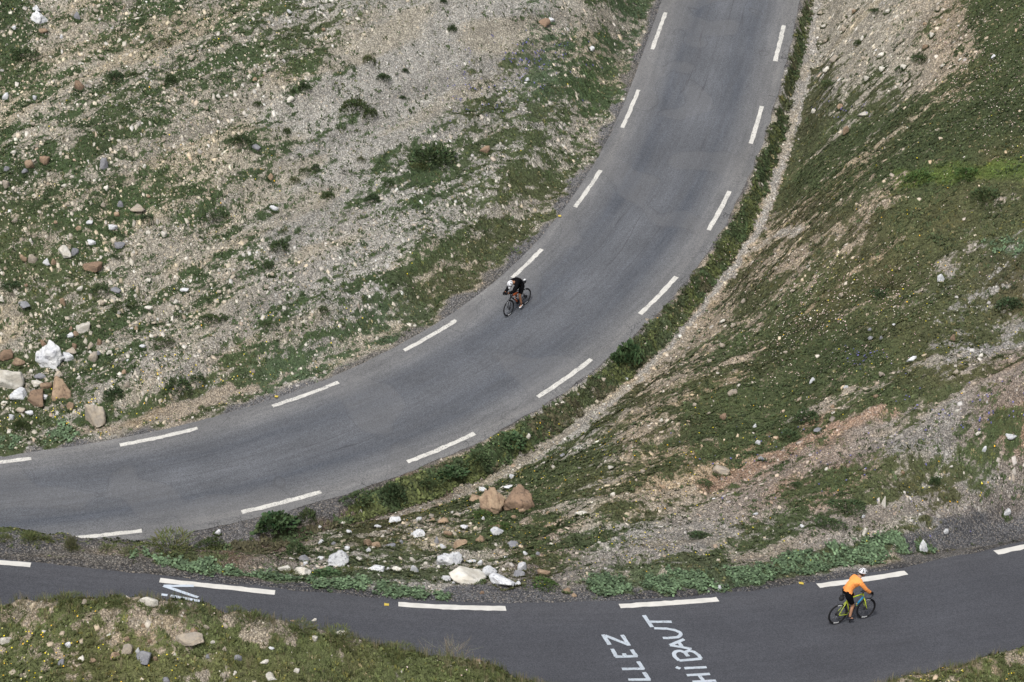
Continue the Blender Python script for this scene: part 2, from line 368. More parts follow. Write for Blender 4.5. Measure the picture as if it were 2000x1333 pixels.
    br = fbm(x*.45, y*.45, 3, 61); tone = tone*(1+np.array([.10,.0,.03])*(ss(.52, .7, br))[:, None])
    soil = soil*(.66+.68*fbm(sa*.28, sb*1.7, 4, 55))[:, None]
    ws = ss(.52, .70, fbm(sa*.22, sb*.9, 3, 57)); soil = soil*(1+np.array([.03,-.02,-.12])*ws[:, None])
    return cov, soil, tone, grav, colt, veg

# ------------------------------------------------------------ material helpers
def newmat(name):
    m = bpy.data.materials.new(name); m.use_nodes = True; nt = m.node_tree
    b = nt.nodes['Principled BSDF']; b.inputs['Roughness'].default_value = .85; b.inputs['Specular IOR Level'].default_value = .3
    return m, nt, b
def nd(nt, t, **k):
    n = nt.nodes.new(t)
    for a, v in k.items():
        if hasattr(n, a): setattr(n, a, v)
        else: n.inputs[a].default_value = v
    return n
def mixc(nt, fac, a, b, mode='MIX'):
    m = nt.nodes.new('ShaderNodeMix'); m.data_type = 'RGBA'; m.blend_type = mode
    for s, v in ((m.inputs['Factor'], fac), (m.inputs[6], a), (m.inputs[7], b)):
        if isinstance(v, (int, float)): s.default_value = v
        elif isinstance(v, tuple): s.default_value = (*v, 1) if len(v) == 3 else v
        else: nt.links.new(v, s)
    return m.outputs[2]
def math_(nt, op, a, b=0.0, c=0.0):
    m = nt.nodes.new('ShaderNodeMath'); m.operation = op
    for i, v in enumerate((a, b, c)):
        if isinstance(v, (int, float)): m.inputs[i].default_value = v
        else: nt.links.new(v, m.inputs[i])
    return m.outputs[0]
def ramp(nt, fac, lo, hi, a=0.0, b=1.0):
    m = nt.nodes.new('ShaderNodeMapRange'); m.inputs[1].default_value = lo; m.inputs[2].default_value = hi; m.inputs[3].default_value = a; m.inputs[4].default_value = b
    nt.links.new(fac, m.inputs[0]); return m.outputs[0]
def tex(nt, kind, scale, detail=3.0, vec=None, out=0, rough=.6):
    n = nt.nodes.new('ShaderNodeTexNoise' if kind == 'n' else 'ShaderNodeTexVoronoi')
    n.inputs['Scale'].default_value = scale
    if kind == 'n': n.inputs['Detail'].default_value = detail; n.inputs['Roughness'].default_value = rough
    if vec is None:
        tc = nt.nodes.get('TC') or nt.nodes.new('ShaderNodeTexCoord'); tc.name = 'TC'; vec = tc.outputs['Object']
    nt.links.new(vec, n.inputs['Vector']); return n.outputs[out]
def bump(nt, b, h, strength=.5, dist=.02):
    n = nt.nodes.new('ShaderNodeBump'); n.inputs['Strength'].default_value = strength; n.inputs['Distance'].default_value = dist
    nt.links.new(h, n.inputs['Height']); nt.links.new(n.outputs[0], b.inputs['Normal'])
def attr(nt, name, out=0):
    n = nt.nodes.new('ShaderNodeAttribute'); n.attribute_name = name; return n.outputs[out]
def simple(name, c, rough=.6, metal=0.0, spec=.4, var=0.0):
    m, nt, b = newmat(name); b.inputs['Roughness'].default_value = rough; b.inputs['Metallic'].default_value = metal; b.inputs['Specular IOR Level'].default_value = spec
    n = tex(nt, 'n', 14.0, 3); k = ramp(nt, n, .3, .7, 1-.12-var, 1.0+.08+var)
    v = nt.nodes.new('ShaderNodeVectorMath'); v.operation = 'SCALE'; v.inputs[0].default_value = c; nt.links.new(k, v.inputs['Scale'])
    nt.links.new(v.outputs[0], b.inputs['Base Color']); return m
def scale_col(nt, c, k):
    v = nt.nodes.new('ShaderNodeVectorMath'); v.operation = 'SCALE'; nt.links.new(k, v.inputs['Scale'])
    if isinstance(c, tuple): v.inputs[0].default_value = c
    else: nt.links.new(c, v.inputs[0])
    return v.outputs[0]

# ground
m_ground, nt, b = newmat('ground'); b.inputs['Roughness'].default_value = .95; b.inputs['Specular IOR Level'].default_value = .1
vor = nt.nodes.new('ShaderNodeTexVoronoi'); vor.inputs['Scale'].default_value = 23.0
tc = nt.nodes.new('ShaderNodeTexCoord'); tc.name = 'TC'; nt.links.new(tc.outputs['Object'], vor.inputs['Vector'])
sep = nt.nodes.new('ShaderNodeSeparateColor'); nt.links.new(vor.outputs['Color'], sep.inputs[0])
stone = ramp(nt, math_(nt, 'POWER', sep.outputs[0], 1.6), 0, 1, .62, 1.45)
crev = ramp(nt, vor.outputs['Distance'], .25, .62, 1.0, .5)
soilc = scale_col(nt, attr(nt, 'soil'), math_(nt, 'MULTIPLY', stone, crev))
soilc = mixc(nt, ramp(nt, sep.outputs[1], .72, 1.0, 0, .55), soilc, mixc(nt, sep.outputs[2], (.52,.44,.34), (.30,.29,.28)))
f2 = tex(nt, 'n', 38.0, 3); f1 = tex(nt, 'n', 9.0, 4)
gr = scale_col(nt, attr(nt, 'green'), math_(nt, 'MULTIPLY', ramp(nt, f2, .3, .7, .45, 1.5), ramp(nt, f1, .3, .7, .7, 1.3)))
vegf = math_(nt, 'ADD', attr(nt, 'veg', 2), math_(nt, 'MULTIPLY', math_(nt, 'SUBTRACT', f1, .5), 1.3))
vegf = ramp(nt, vegf, .34, .78, 0, .93)
nt.links.new(mixc(nt, vegf, soilc, gr), b.inputs['Base Color'])
hh = math_(nt, 'ADD', math_(nt, 'MULTIPLY', vor.outputs['Distance'], -.8), math_(nt, 'MULTIPLY', f2, .8)); bump(nt, b, hh, .9, .05)

# asphalt: attribute 'across' 0..1 over the carriageway, 'along' in metres
def asphalt(name, base, warm, dark, cont):
    m, nt, b = newmat(name); b.inputs['Roughness'].default_value = .82; b.inputs['Specular IOR Level'].default_value = .35
    ac = attr(nt, 'across', 2); al = attr(nt, 'along', 2)
    cmb = nt.nodes.new('ShaderNodeCombineXYZ'); nt.links.new(math_(nt, 'MULTIPLY', al, .16), cmb.inputs[0]); nt.links.new(math_(nt, 'MULTIPLY', ac, 9.0), cmb.inputs[1])
    st = tex(nt, 'n', 1.0, 5, cmb.outputs[0], rough=.65)
    cmb2 = nt.nodes.new('ShaderNodeCombineXYZ'); nt.links.new(math_(nt, 'MULTIPLY', al, .5), cmb2.inputs[0]); nt.links.new(math_(nt, 'MULTIPLY', ac, 30.0), cmb2.inputs[1])
    st2 = tex(nt, 'n', 1.0, 3, cmb2.outputs[0])
    patch = tex(nt, 'n', .45, 5)
    edge = math_(nt, 'MULTIPLY', math_(nt, 'ABSOLUTE', math_(nt, 'SUBTRACT', ac, .5)), 2.0)
    # worn wheel tracks, read as two broad bands
    w = math_(nt, 'ABSOLUTE', math_(nt, 'SUBTRACT', math_(nt, 'ABSOLUTE', math_(nt, 'SUBTRACT', ac, .5)), .2))
    track = ramp(nt, w, .0, .17, 1, 0)
    c = mixc(nt, math_(nt, 'MULTIPLY', math_(nt, 'MULTIPLY', track, ramp(nt, st, .38, .62, .25, 1)), .9*cont), base, dark)
    c = mixc(nt, math_(nt, 'MULTIPLY', ramp(nt, edge, .48, .88), ramp(nt, st, .3, .7, .45*cont, 1.0*cont)), c, warm)
    g = tex(nt, 'v', 45.0, out=1); sp_ = nt.nodes.new('ShaderNodeSeparateColor'); nt.links.new(g, sp_.inputs[0])
    fine = tex(nt, 'n', 60.0, 2)
    k = math_(nt, 'MULTIPLY', ramp(nt, sp_.outputs[0], 0, 1, .68, 1.36), ramp(nt, fine, .25, .75, .75, 1.25))
    k = math_(nt, 'MULTIPLY', k, ramp(nt, st2, .3, .7, 1-.11*cont, 1+.11*cont)); k = math_(nt, 'MULTIPLY', k, ramp(nt, patch, .3, .7, 1-.12*cont, 1+.12*cont))
    k = math_(nt, 'MULTIPLY', k, ramp(nt, st, .3, .7, 1-.12*cont, 1+.12*cont))
    c = scale_col(nt, c, k)
    if cont > .7:
        cn = tex(nt, 'n', 1.0, 4, cmb.outputs[0]); big = tex(nt, 'n', .22, 2)
        for c0, th in ((.50, .0022), (.63, .0016), (.36, .0014)):
            q = math_(nt, 'ABSOLUTE', math_(nt, 'SUBTRACT', math_(nt, 'ADD', ac, math_(nt, 'MULTIPLY', math_(nt, 'SUBTRACT', cn, .5), .16)), c0))
            c = mixc(nt, math_(nt, 'MULTIPLY', math_(nt, 'MULTIPLY', ramp(nt, q, th, th*2.6, 1, 0), ramp(nt, big, .46, .56)), .55), c, (.045,.045,.05))
        pv = nt.nodes.new('ShaderNodeTexNoise'); pv.inputs['Scale'].default_value = .33; pv.inputs['Detail'].default_value = 1.5; nt.links.new(nt.nodes['TC'].outputs['Object'], pv.inputs['Vector'])
        c = mixc(nt, ramp(nt, pv.outputs[0], .57, .60, 0, .22), c, (.155,.152,.150))
        q = math_(nt, 'ABSOLUTE', math_(nt, 'SUBTRACT', pv.outputs[0], .575)); c = mixc(nt, ramp(nt, q, .001, .003, .4, 0), c, (.06,.06,.062))
    # alligator cracks near the edges
    if cont > .7:
        dn = nt.nodes.new('ShaderNodeTexVoronoi'); dn.feature = 'DISTANCE_TO_EDGE'; dn.inputs['Scale'].default_value = 2.1
        wv = nt.nodes.new('ShaderNodeVectorMath'); wv.operation = 'ADD'; nn = nt.nodes.new('ShaderNodeTexNoise'); nn.inputs['Scale'].default_value = 2.0
        nt.links.new(nt.nodes['TC'].outputs['Object'], nn.inputs['Vector']); nt.links.new(nt.nodes['TC'].outputs['Object'], wv.inputs[0]); nt.links.new(nn.outputs['Color'], wv.inputs[1]); nt.links.new(wv.outputs[0], dn.inputs['Vector'])
        crack = ramp(nt, dn.outputs['Distance'], .008, .03, 1, 0)
        zone = math_(nt, 'MULTIPLY', ramp(nt, ac, .90, .955), ramp(nt, tex(nt, 'n', .7, 2), .42, .6))
        c = mixc(nt, math_(nt, 'MULTIPLY', math_(nt, 'MULTIPLY', crack, zone), .8), c, (.03,.03,.032))
    nt.links.new(c, b.inputs['Base Color']); bump(nt, b, fine, .35, .01); return m
m_road1 = asphalt('worn_asphalt', (.108,.113,.123), (.172,.168,.162), (.066,.073,.086), 1.0)
m_road2 = asphalt('new_asphalt', (.066,.068,.077), (.082,.082,.088), (.055,.057,.065), .6)
def paint(name, c, wear):
    m, nt, b = newmat(name); n = tex(nt, 'n', 22.0, 5, rough=.75); n2 = tex(nt, 'n', 2.2, 2)
    f = ramp(nt, math_(nt, 'ADD', n, math_(nt, 'MULTIPLY', n2, .25)), wear, wear+.10)
    k = ramp(nt, tex(nt, 'n', 3.0, 3), .3, .7, .86, 1.06)
    nt.links.new(scale_col(nt, mixc(nt, f, c, (.16,.16,.165)), k), b.inputs['Base Color']); b.inputs['Roughness'].default_value = .7; return m
m_paint1 = paint('worn_white_paint', (.62,.60,.55), .66)
m_paint2 = paint('white_paint', (.68,.655,.60), .80)
m_graf = paint('roller_white_paint', (.50,.55,.60), .68)
m_graf2 = paint('faded_blue_white_paint', (.56,.62,.69), .84)

def rockmat(name, c1, c2, dark, amt):
    m, nt, b = newmat(name); b.inputs['Roughness'].default_value = .92; b.inputs['Specular IOR Level'].default_value = .15
    oi = nt.nodes.new('ShaderNodeObjectInfo'); va = nt.nodes.new('ShaderNodeVectorMath'); va.operation = 'ADD'; tc = nt.nodes.new('ShaderNodeTexCoord'); tc.name = 'TC0'
    sc_ = nt.nodes.new('ShaderNodeVectorMath'); sc_.operation = 'SCALE'; cb = nt.nodes.new('ShaderNodeCombineXYZ')
    for i in range(3): nt.links.new(oi.outputs['Random'], cb.inputs[i])
    nt.links.new(cb.outputs[0], sc_.inputs[0]); sc_.inputs['Scale'].default_value = 40.0
    nt.links.new(tc.outputs['Generated'], va.inputs[0]); nt.links.new(sc_.outputs[0], va.inputs[1]); V = va.outputs[0]
    n1 = tex(nt, 'n', 2.6, 6, V); n2 = tex(nt, 'n', 7.0, 5, V, rough=.7)
    c = mixc(nt, ramp(nt, n1, .38, .62), c1, c2)
    c = mixc(nt, math_(nt, 'MULTIPLY', ramp(nt, n2, .55, .66), amt), c, dark)
    c = scale_col(nt, c, ramp(nt, oi.outputs['Random'], 0, 1, .82, 1.12))
    nt.links.new(c, b.inputs['Base Color']); bump(nt, b, n2, .7, .05); return m
ROCK = dict(white=rockmat('white_limestone', (.74,.74,.73), (.60,.61,.63), (.14,.14,.17), .85),
 beige=rockmat('beige_stone', (.46,.39,.30), (.36,.32,.27), (.20,.18,.16), .5),
 cream=rockmat('cream_limestone', (.72,.69,.62), (.58,.54,.46), (.27,.24,.20), .45),
 orange=rockmat('orange_stone', (.42,.31,.21), (.27,.19,.13), (.12,.09,.07), .8),
 brown=rockmat('brown_stone', (.24,.17,.12), (.32,.22,.15), (.09,.07,.06), .8),
 grey=rockmat('grey_stone', (.30,.30,.31), (.22,.22,.24), (.12,.12,.13), .5))
# vertex coloured stuff
def stuffmat(name, rough, spec, trans=False, bs=0.0):
    m, nt, b = newmat(name); b.inputs['Roughness'].default_value = rough; b.inputs['Specular IOR Level'].default_value = spec
    k = ramp(nt, tex(nt, 'n', 30.0, 2), .3, .7, .85, 1.15); nt.links.new(scale_col(nt, attr(nt, 'col'), k), b.inputs['Base Color'])
    if trans: 
        b.inputs['Subsurface Weight'].default_value = 0.0
    return m
m_pebble = stuffmat('pebble', .95, .1); m_leaf = stuffmat('leaf', .7, .25)

# ------------------------------------------------------------ object helpers
def mesh_np(name, V, Fq, mats=None, cols=None, smooth=False, extra=None):
    """V (n,3), Fq (m,k) constant k"""
    me = bpy.data.meshes.new(name); V = np.ascontiguousarray(V, dtype=np.float32); Fq = np.ascontiguousarray(Fq, dtype=np.int32)
    n, k = Fq.shape
    me.vertices.add(len(V)); me.vertices.foreach_set('co', V.ravel())
    me.loops.add(n*k); me.loops.foreach_set('vertex_index', Fq.ravel())
    me.polygons.add(n); me.polygons.foreach_set('loop_start', np.arange(0, n*k, k, dtype=np.int32)); 
    try: me.polygons.foreach_set('loop_total', np.full(n, k, dtype=np.int32))
    except Exception: pass
    if smooth: me.polygons.foreach_set('use_smooth', np.ones(n, dtype=bool))
    me.update(calc_edges=True); me.validate()
    if cols is not None:
        a = me.attributes.new('col', 'FLOAT_COLOR', 'POINT'); c = np.ones((len(V), 4), np.float32); c[:, :3] = cols; a.data.foreach_set('color', c.ravel())
    for nm, arr in (extra or {}).items():
        if arr.ndim == 1: a = me.attributes.new(nm, 'FLOAT', 'POINT'); a.data.foreach_set('value', arr.astype(np.float32))
        else:
            a = me.attributes.new(nm, 'FLOAT_COLOR', 'POINT'); c = np.ones((len(V), 4), np.float32); c[:, :3] = arr; a.data.foreach_set('color', c.ravel())
    if mats: me.materials.append(mats)
    return me
def link(name, me, parent=None, label=None, cat=None, group=None, kind=None, loc=None, rot=None, scale=None):
    o = bpy.data.objects.new(name, me); col.objects.link(o)
    if parent is not None: o.parent = parent
    if label: o['label'] = label
    if cat: o['category'] = cat
    if group: o['group'] = group
    if kind: o['kind'] = kind
    if loc is not None: o.location = loc
    if rot is not None: o.rotation_euler = rot
    if scale is not None: o.scale = scale
    return o

# ------------------------------------------------------------ the ground: one sheet, fine where the photo looks, coarse to the horizon
RES = .085
gx = np.r_[[-900,-500,-300,-180,-110,-70,-50,-40,-33,-29,-26.5], np.arange(-24.5, 24.5, RES), [26.5,29,33,40,50,70,110,180,300,500,900]]
gy = np.r_[[-300,-100,-40,0,20,35,46,50,54], np.arange(57, 120, RES), [122,126,132,140,150,165,185,220,300,450,800,1300]]
GX, GY = np.meshgrid(gx, gy)
Zg, dl, dr, db = land(GX, GY, True)
cov, soil, tone, grav, colt, vegraw = cover(GX.ravel(), GY.ravel(), Zg.ravel(), dl, dr, db)
nx, ny = len(gx), len(gy)
idx = np.arange(nx*ny).reshape(ny, nx)
Fq = np.stack([idx[:-1, :-1].ravel(), idx[:-1, 1:].ravel(), idx[1:, 1:].ravel(), idx[1:, :-1].ravel()], 1)
Zv = Zg.ravel() + cov*.03*vn(GX.ravel()*9, GY.ravel()*9, 77)
me = mesh_np('ground', np.stack([GX.ravel(), GY.ravel(), Zv], 1), Fq, m_ground, smooth=True, extra=dict(veg=cov, soil=soil, green=tone))
link('ground', me, kind='structure')

# ------------------------------------------------------------ the two roads
def road(name, A, B, zf, mat, nacross=14, lift=0.0, wobA=.12, wobB=.12):
    n = len(A); V = []; ac = []; al = []
    L = np.r_[0, np.cumsum(np.linalg.norm(np.diff((A+B)/2, axis=0), axis=1))]
    ea = (fbm(L*1.4, L*0, 4, 71)-.5)*2*wobA; eb = (fbm(L*1.4, L*0+5, 4, 72)-.5)*2*wobB
    for j in range(nacross+1):
        t = j/nacross; k = t
        P = A*(1-t)+B*t; D = (B-A)/np.linalg.norm(B-A, axis=1)[:, None]
        P = P - D*(ea*(1-t)**6)[:, None] + D*(eb*t**6)[:, None]
        z = zf(P[:, 0], P[:, 1])+lift - (.03 if j in (0, nacross) else 0)
        V.append(np.c_[P, z]); ac.append(np.full(n, t)); al.append(L)
    V = np.vstack(V); I = np.arange((nacross+1)*n).reshape(nacross+1, n)
    Fq = np.stack([I[:-1, :-1].ravel(), I[1:, :-1].ravel(), I[1:, 1:].ravel(), I[:-1, 1:].ravel()], 1)
    me = mesh_np(name, V, Fq, mat, smooth=True, extra=dict(across=np.concatenate(ac), along=np.concatenate(al)))
    return link(name, me, kind='structure')
def resample(P, n):
    L = np.r_[0, np.cumsum(np.linalg.norm(np.diff(P, axis=0), axis=1))]; s = np.linspace(0, L[-1], n)
    return np.stack([np.interp(s, L, P[:, 0]), np.interp(s, L, P[:, 1])], 1)
def match(A, B, n):
    """pairs across the road: resample A, then take nearest points on B"""
    A = resample(A, n); Bd = resample(B, n*6)
    j = np.array([np.argmin(((Bd-a)**2).sum(1)) for a in A]); j = np.maximum.accumulate(j)
    Bm = Bd[j]
    for _ in range(10): Bm[1:-1] = .25*Bm[:-2]+.5*Bm[1:-1]+.25*Bm[2:]
    return A, Bm
EA = offset_poly(PL, -.38); EB = offset_poly(PR, .48)
a, bb = match(EB, EA, 320)
road('far_road', bb, a, z1, m_road1)
NA = offset_poly(PB, .30); NB = offset_poly(PB, -5.75)
road('near_road', resample(NA, 260), resample(NB, 260), z2, m_road2, wobA=.10)

def poly_strip(P, w, zf, lift, jit=.010):
    P = np.array(P); T = np.gradient(P, axis=0); T /= np.linalg.norm(T, axis=1)[:, None]; N = np.stack([-T[:, 1], T[:, 0]], 1)
    l = P+N*(w/2+rng.normal(0, jit, (len(P), 1))); r = P-N*(w/2+rng.normal(0, jit, (len(P), 1)))
    V = np.vstack([np.c_[l, zf(l[:, 0], l[:, 1])+lift], np.c_[r, zf(r[:, 0], r[:, 1])+lift]]); n = len(P)
    i = np.arange(n-1); return V, np.stack([i, i+n, i+n+1, i+1], 1)
def dash(a, b, guide, zf, w, mat, label, group, name='edge_line_dash'):
    pa, pb = a[:2], b[:2]; n = 18
    base = pa+(pb-pa)*np.linspace(0, 1, n)[:, None]
    # follow the curve of the painted line
    sa_, aa = sdist(guide, [pa[0]], [pa[1]]); sb_, ab_ = sdist(guide, [pb[0]], [pb[1]])
    L = np.r_[0, np.cumsum(np.linalg.norm(np.diff(guide, axis=0), axis=1))]
    s = np.linspace(aa[0], ab_[0], n); G = np.stack([np.interp(s, L, guide[:, 0]), np.interp(s, L, guide[:, 1])], 1)
    G = G+(pa-G[0])*(1-np.linspace(0, 1, n))[:, None]+(pb-G[-1])*np.linspace(0, 1, n)[:, None]
    V, Fq = poly_strip(G, w, zf, .006)
    me = mesh_np(name, V, Fq, mat); return link(name, me, label=label, cat='road marking', group=group)
LL = ['inner edge dash at the very top of the photo beside gravel shoulder','inner edge dash on the far road second from the top','inner edge dash third from the top on the far road','inner edge dash running up to the white helmet of the cyclist in black','inner edge dash on the far road just down-left of the cyclist in black','inner edge dash beside the end of the tan dirt strip','inner edge dash beside the pointed tan boulder and dirt strip','inner edge dash on the far road, cut by the left photo edge']
LR = ['outer edge dash at the top right of the far road beside the gravel ditch','outer edge dash on the far road second from the top','outer edge dash on the far road third from the top in the bend','outer edge dash on the far road right of the cyclist in black','outer edge dash left of the leafy plant by the ditch','outer edge dash above the pair of orange boulders','outer edge dash above the round dark green bush at the road edge','outer edge dash at lower left, half behind pale grass tufts']
LB = ['edge dash on the near road cut by the left edge of the photo','long edge dash on the near road with blue-white letters painted against it','edge dash on the near road below the big white boulders','edge dash on the near road just above the painted word ending in UT','edge dash on the near road behind the cyclist in orange','edge dash on the near road cut by the right edge of the photo']
for (a, b), t in zip(DL, LL): dash(P1(*a), P1(*b), PL, z1, .165, m_paint1, 'worn white '+t, 'dashes of the inner edge line, far road')
for (a, b), t in zip(DR, LR): dash(P1(*a), P1(*b), PR, z1, .18, m_paint1, 'white '+t, 'dashes of the outer edge line, far road')
for (a, b), t in zip(DB, LB): dash(P2(*a), P2(*b), PB, z2, .25, m_paint2, 'clean white '+t, 'dashes of the edge line, near road')

# road lettering: strokes surveyed from the photo and laid on the road surface
def strokes(lst, w, mat, parent, lift=.010):
    Vs, Fs, o = [], [], 0
    for k, s in enumerate(lst):
        P = np.array([P2(*q)[:2] for q in s])
        if len(P) == 2: P = P[0]+(P[1]-P[0])*np.linspace(0, 1, 7)[:, None]
        else: P = resample(P, 22); 
        V, Fq = poly_strip(P, w, z2, lift+.0025*k, .004); Vs.append(V); Fs.append(Fq+o); o += len(V)
    me = mesh_np('letter', np.vstack(Vs), np.vstack(Fs), mat)
    return link('letter', me, parent=parent)
def g6(s): return [[(1130+x/6.6667, 1180+y/6.6667) for x, y in st] for st in s]
w1 = link('painted_word', None, label='white painted word ALLEZ on the dark near road, its A outside the photo', cat='road writing')
for s in ([[(318,402),(405,535)],[(345,415),(645,535)],[(565,408),(658,548)]],
          [[(475,690),(768,682)],[(438,588),(490,690)],[(588,648),(604,684)],[(688,600),(752,684)]],
          [[(565,850),(855,847)],[(775,752),(840,852)]],
          [[(648,990),(935,988)],[(852,892),(918,990)]],
          [[(1010,1040),(715,1110)],[(715,1110),(1060,1140)],[(860,1076),(900,1125)]]): strokes(g6(s), .125, m_graf, w1)
w2 = link('painted_word', None, label='white painted name THiBAUT beside the ALLEZ lettering, its first T outside the photo', cat='road writing')
for s in ([[(850,150),(958,305)],[(905,235),(1212,236)]],
          [[(985,320),(1150,325),(1260,345),(1325,378),(1335,408),(1290,436),(1200,447),(1098,446)]],
          [[(1375,463),(1190,540)],[(1190,540),(1472,590)],[(1300,497),(1345,562)]],
          [[(1310,742),(1600,716)],[(1310,742),(1250,690),(1240,650),(1270,620),(1330,614),(1390,640),(1425,688)],[(1395,630),(1440,612),(1500,628),(1560,668),(1595,716)]],
          [[(1268,825),(1325,847)],[(1378,842),(1668,828)]],
          [[(1410,932),(1710,915)],[(1485,1018),(1790,1003)],[(1565,930),(1630,1010)]],
          [[(1560,1090),(1860,1080)],[(1520,1050),(1600,1140)]]): strokes(g6(s), .12, m_graf, w2)
w3 = link('painted_word', None, label='faded blue-white letters ViN painted against the long edge dash, partly hidden by grass', cat='road writing')
def g1(s): return [[(x/2.854, 866+y/2.854) for x, y in st] for st in s]
for s in ([[(1080,797),(912,797)],[(912,797),(1105,862)]], [[(950,852),(1115,882)],[(900,846),(934,850)]], [[(1062,898),(1112,900)]]):
    strokes(g1(s), .125, m_graf2, w3, .013)
for (u, v, l) in ((755,1181.5,'small yellow survey paint spot beside the near road dash under the white boulders'),(1565,1140,'small yellow paint spot on the gravel edge left of the cyclist in orange')):
    p = P2(u, v); V, Fq = poly_strip(np.array([p[:2]-(.07,0), p[:2], p[:2]+(.07,0)]), .12, z2, .011); link('paint_spot', mesh_np('paint_spot', V, Fq, simple('yellow_paint', (.6,.45,.08), .7)), label=l, cat='road marking')
for (u, v, l) in ((1093,424,'yellow paint spot on the shoulder between two inner edge dashes'),(540,777,'yellow paint spot at the road edge beside an inner edge dash')):
    p = P1(u, v); V, Fq = poly_strip(np.array([p[:2]-(.06,0), p[:2], p[:2]+(.06,0)]), .10, lambda x, y: land(x, y)*0+z1(x, y), .05); link('paint_spot', mesh_np('paint_spot', V, Fq, simple('yellow_paint', (.6,.45,.08), .7)), label=l, cat='road marking')

# ------------------------------------------------------------ loose cover: pebbles, low plants, flowers (nobody could count them)
def land_s(x, y):
    """fast height lookup from the ground sheet"""
    fx = np.interp(x, gx, np.arange(nx)); fy = np.interp(y, gy, np.arange(ny))
    xi = np.clip(fx.astype(int), 0, nx-2); yi = np.clip(fy.astype(int), 0, ny-2); a = fx-xi; b_ = fy-yi
    Zm = Zv.reshape(ny, nx)
    return (Zm[yi, xi]*(1-a)+Zm[yi, xi+1]*a)*(1-b_)+(Zm[yi+1, xi]*(1-a)+Zm[yi+1, xi+1]*a)*b_
def samp(arr, x, y):
    xi = np.clip(np.rint(np.interp(x, gx, np.arange(nx))).astype(int), 0, nx-1); yi = np.clip(np.rint(np.interp(y, gy, np.arange(ny))).astype(int), 0, ny-1)
    return arr.reshape(ny, nx, *arr.shape[1:])[yi, xi]
slope_y = np.gradient(Zg, gy, axis=0).ravel(); slope_x = np.gradient(Zg, gx, axis=1).ravel()
def candidates(n):
    x = rng.uniform(-24, 24, n); y = rng.uniform(57.5, 119.5, n); z = land_s(x, y)
    u, v, Z = project(x, y, z)
    m = (u > -260) & (u < 2260) & (v > -200) & (v < 1560)
    DLs, DRs, DBs = samp(dl, x, y), samp(dr, x, y), samp(db, x, y)
    on1 = (DLs > -.42) & (DRs < .52); on2 = (DBs < .30) & (DBs > -5.85) & (y < 84)
    m &= ~on1 & ~on2
    return x[m], y[m], z[m], DLs[m], DRs[m], DBs[m], u[m], v[m]
def rotz(V, a):
    c, s = np.cos(a)[:, None], np.sin(a)[:, None]
    return np.stack([V[..., 0]*c-V[..., 1]*s, V[..., 0]*s+V[..., 1]*c, V[..., 2]], -1)
def scatter(name, protos, F1, x, y, z, size, colr, mat, label, cat, sz=None, sink=0.0, smooth=False):
    n = len(x); P = protos[rng.integers(0, len(protos), n)]            # (n, k, 3)
    V = rotz(P, rng.uniform(0, 6.283, n)); s = size[:, None]
    V = V*s[..., None]
    if sz is not None: V[..., 2] *= sz[:, None]
    sx = samp(slope_x, x, y)[:, None]; sy = samp(slope_y, x, y)[:, None]
    V[..., 2] += V[..., 0]*sx + V[..., 1]*sy + (z - sink*size)[:, None]
    V[..., 0] += x[:, None]; V[..., 1] += y[:, None]
    k = P.shape[1]; Fq = (F1[None]+(np.arange(n)*k)[:, None, None]).reshape(-1, F1.shape[1])
    if colr.ndim == 2: cc = np.repeat(colr, k, axis=0)
    else: cc = colr.reshape(-1, 3)
    me = mesh_np(name, V.reshape(-1, 3), Fq, mat, cols=cc, smooth=smooth)
    return link(name, me, kind='stuff', label=label, cat=cat)
# pebble shapes: knocked-about boxes
cube = np.array([[x, y, z] for z in (-.5, .5) for y in (-.5, .5) for x in (-.5, .5)], float)
cf = np.array([[0,2,3,1],[4,5,7,6],[0,1,5,4],[2,6,7,3],[0,4,6,2],[1,3,7,5]])
pp = []
for i in range(40):
    V = cube*np.array([1, rng.uniform(.5, .95), rng.uniform(.25, .7)])+rng.normal(0, .11, (8, 3)); V[4:, :2] *= rng.uniform(.45, .9)
    pp.append(V)
pp = np.array(pp)
X, Y, Zc, DLc, DRc, DBc, Uc, Vc = candidates(960000)
vr = samp(vegraw, X, Y); cv = samp(cov, X, Y); so_ = samp(soil, X, Y); tn = samp(tone, X, Y); gv = samp(grav, X, Y); co_ = samp(colt, X, Y)
r = rng.random(len(X)); fg = (DBc < -5.0) & (Y < 82)
shd = so_.mean(1) < .235
dens_ = (.34*(1-cv)+.035+.09*ss(750, 250, Uc)*(DLc < 0)+.45*gv)*(.35+1.3*fbm(X*.6, Y*.6, 3, 91))
dens_ = np.where((DRc > 1.8) & (cv > .5), dens_*.5, dens_); dens_ = np.where(shd & (Y > 78), dens_*.45, dens_); dens_ = np.where((DRc > 1.8) & (gv < .3) & (Uc > 1100) & ~((Uc > 1560) & (Vc < 260)), dens_*.62, dens_); dens_ = np.where(fg, .02+.08*(1-cv), dens_); dens_ = np.where(adist(S_DIRT, X, Y) < .35, .05, dens_)
m = r < dens_
n = m.sum(); print('pebbles', n)
size = np.clip(.024*(1-rng.random(n))**(-.44), .022, .16); size = np.where(shd[m], np.clip(size*.6, .018, .05), size); size = np.where((adist(S_SC6, X[m], Y[m]) < 2.2) & (rng.random(n) < .97), np.clip(size*.72, .018, .06), size)
size = np.where((cv[m] > .45) & (DLc[m] < 0) & (Uc[m] < 750), size*1.45, size).clip(.02, .17); size = np.where(gv[m] > .5, np.clip(size*.8, .022, .09), size)
br = rng.normal(1, .22, n).clip(.5, 1.7)
pc = so_[m]*br[:, None]*1.05
pal = np.array([[.55,.52,.47],[.50,.40,.27],[.30,.29,.30],[.60,.59,.57],[.38,.26,.18],[.44,.37,.29]])
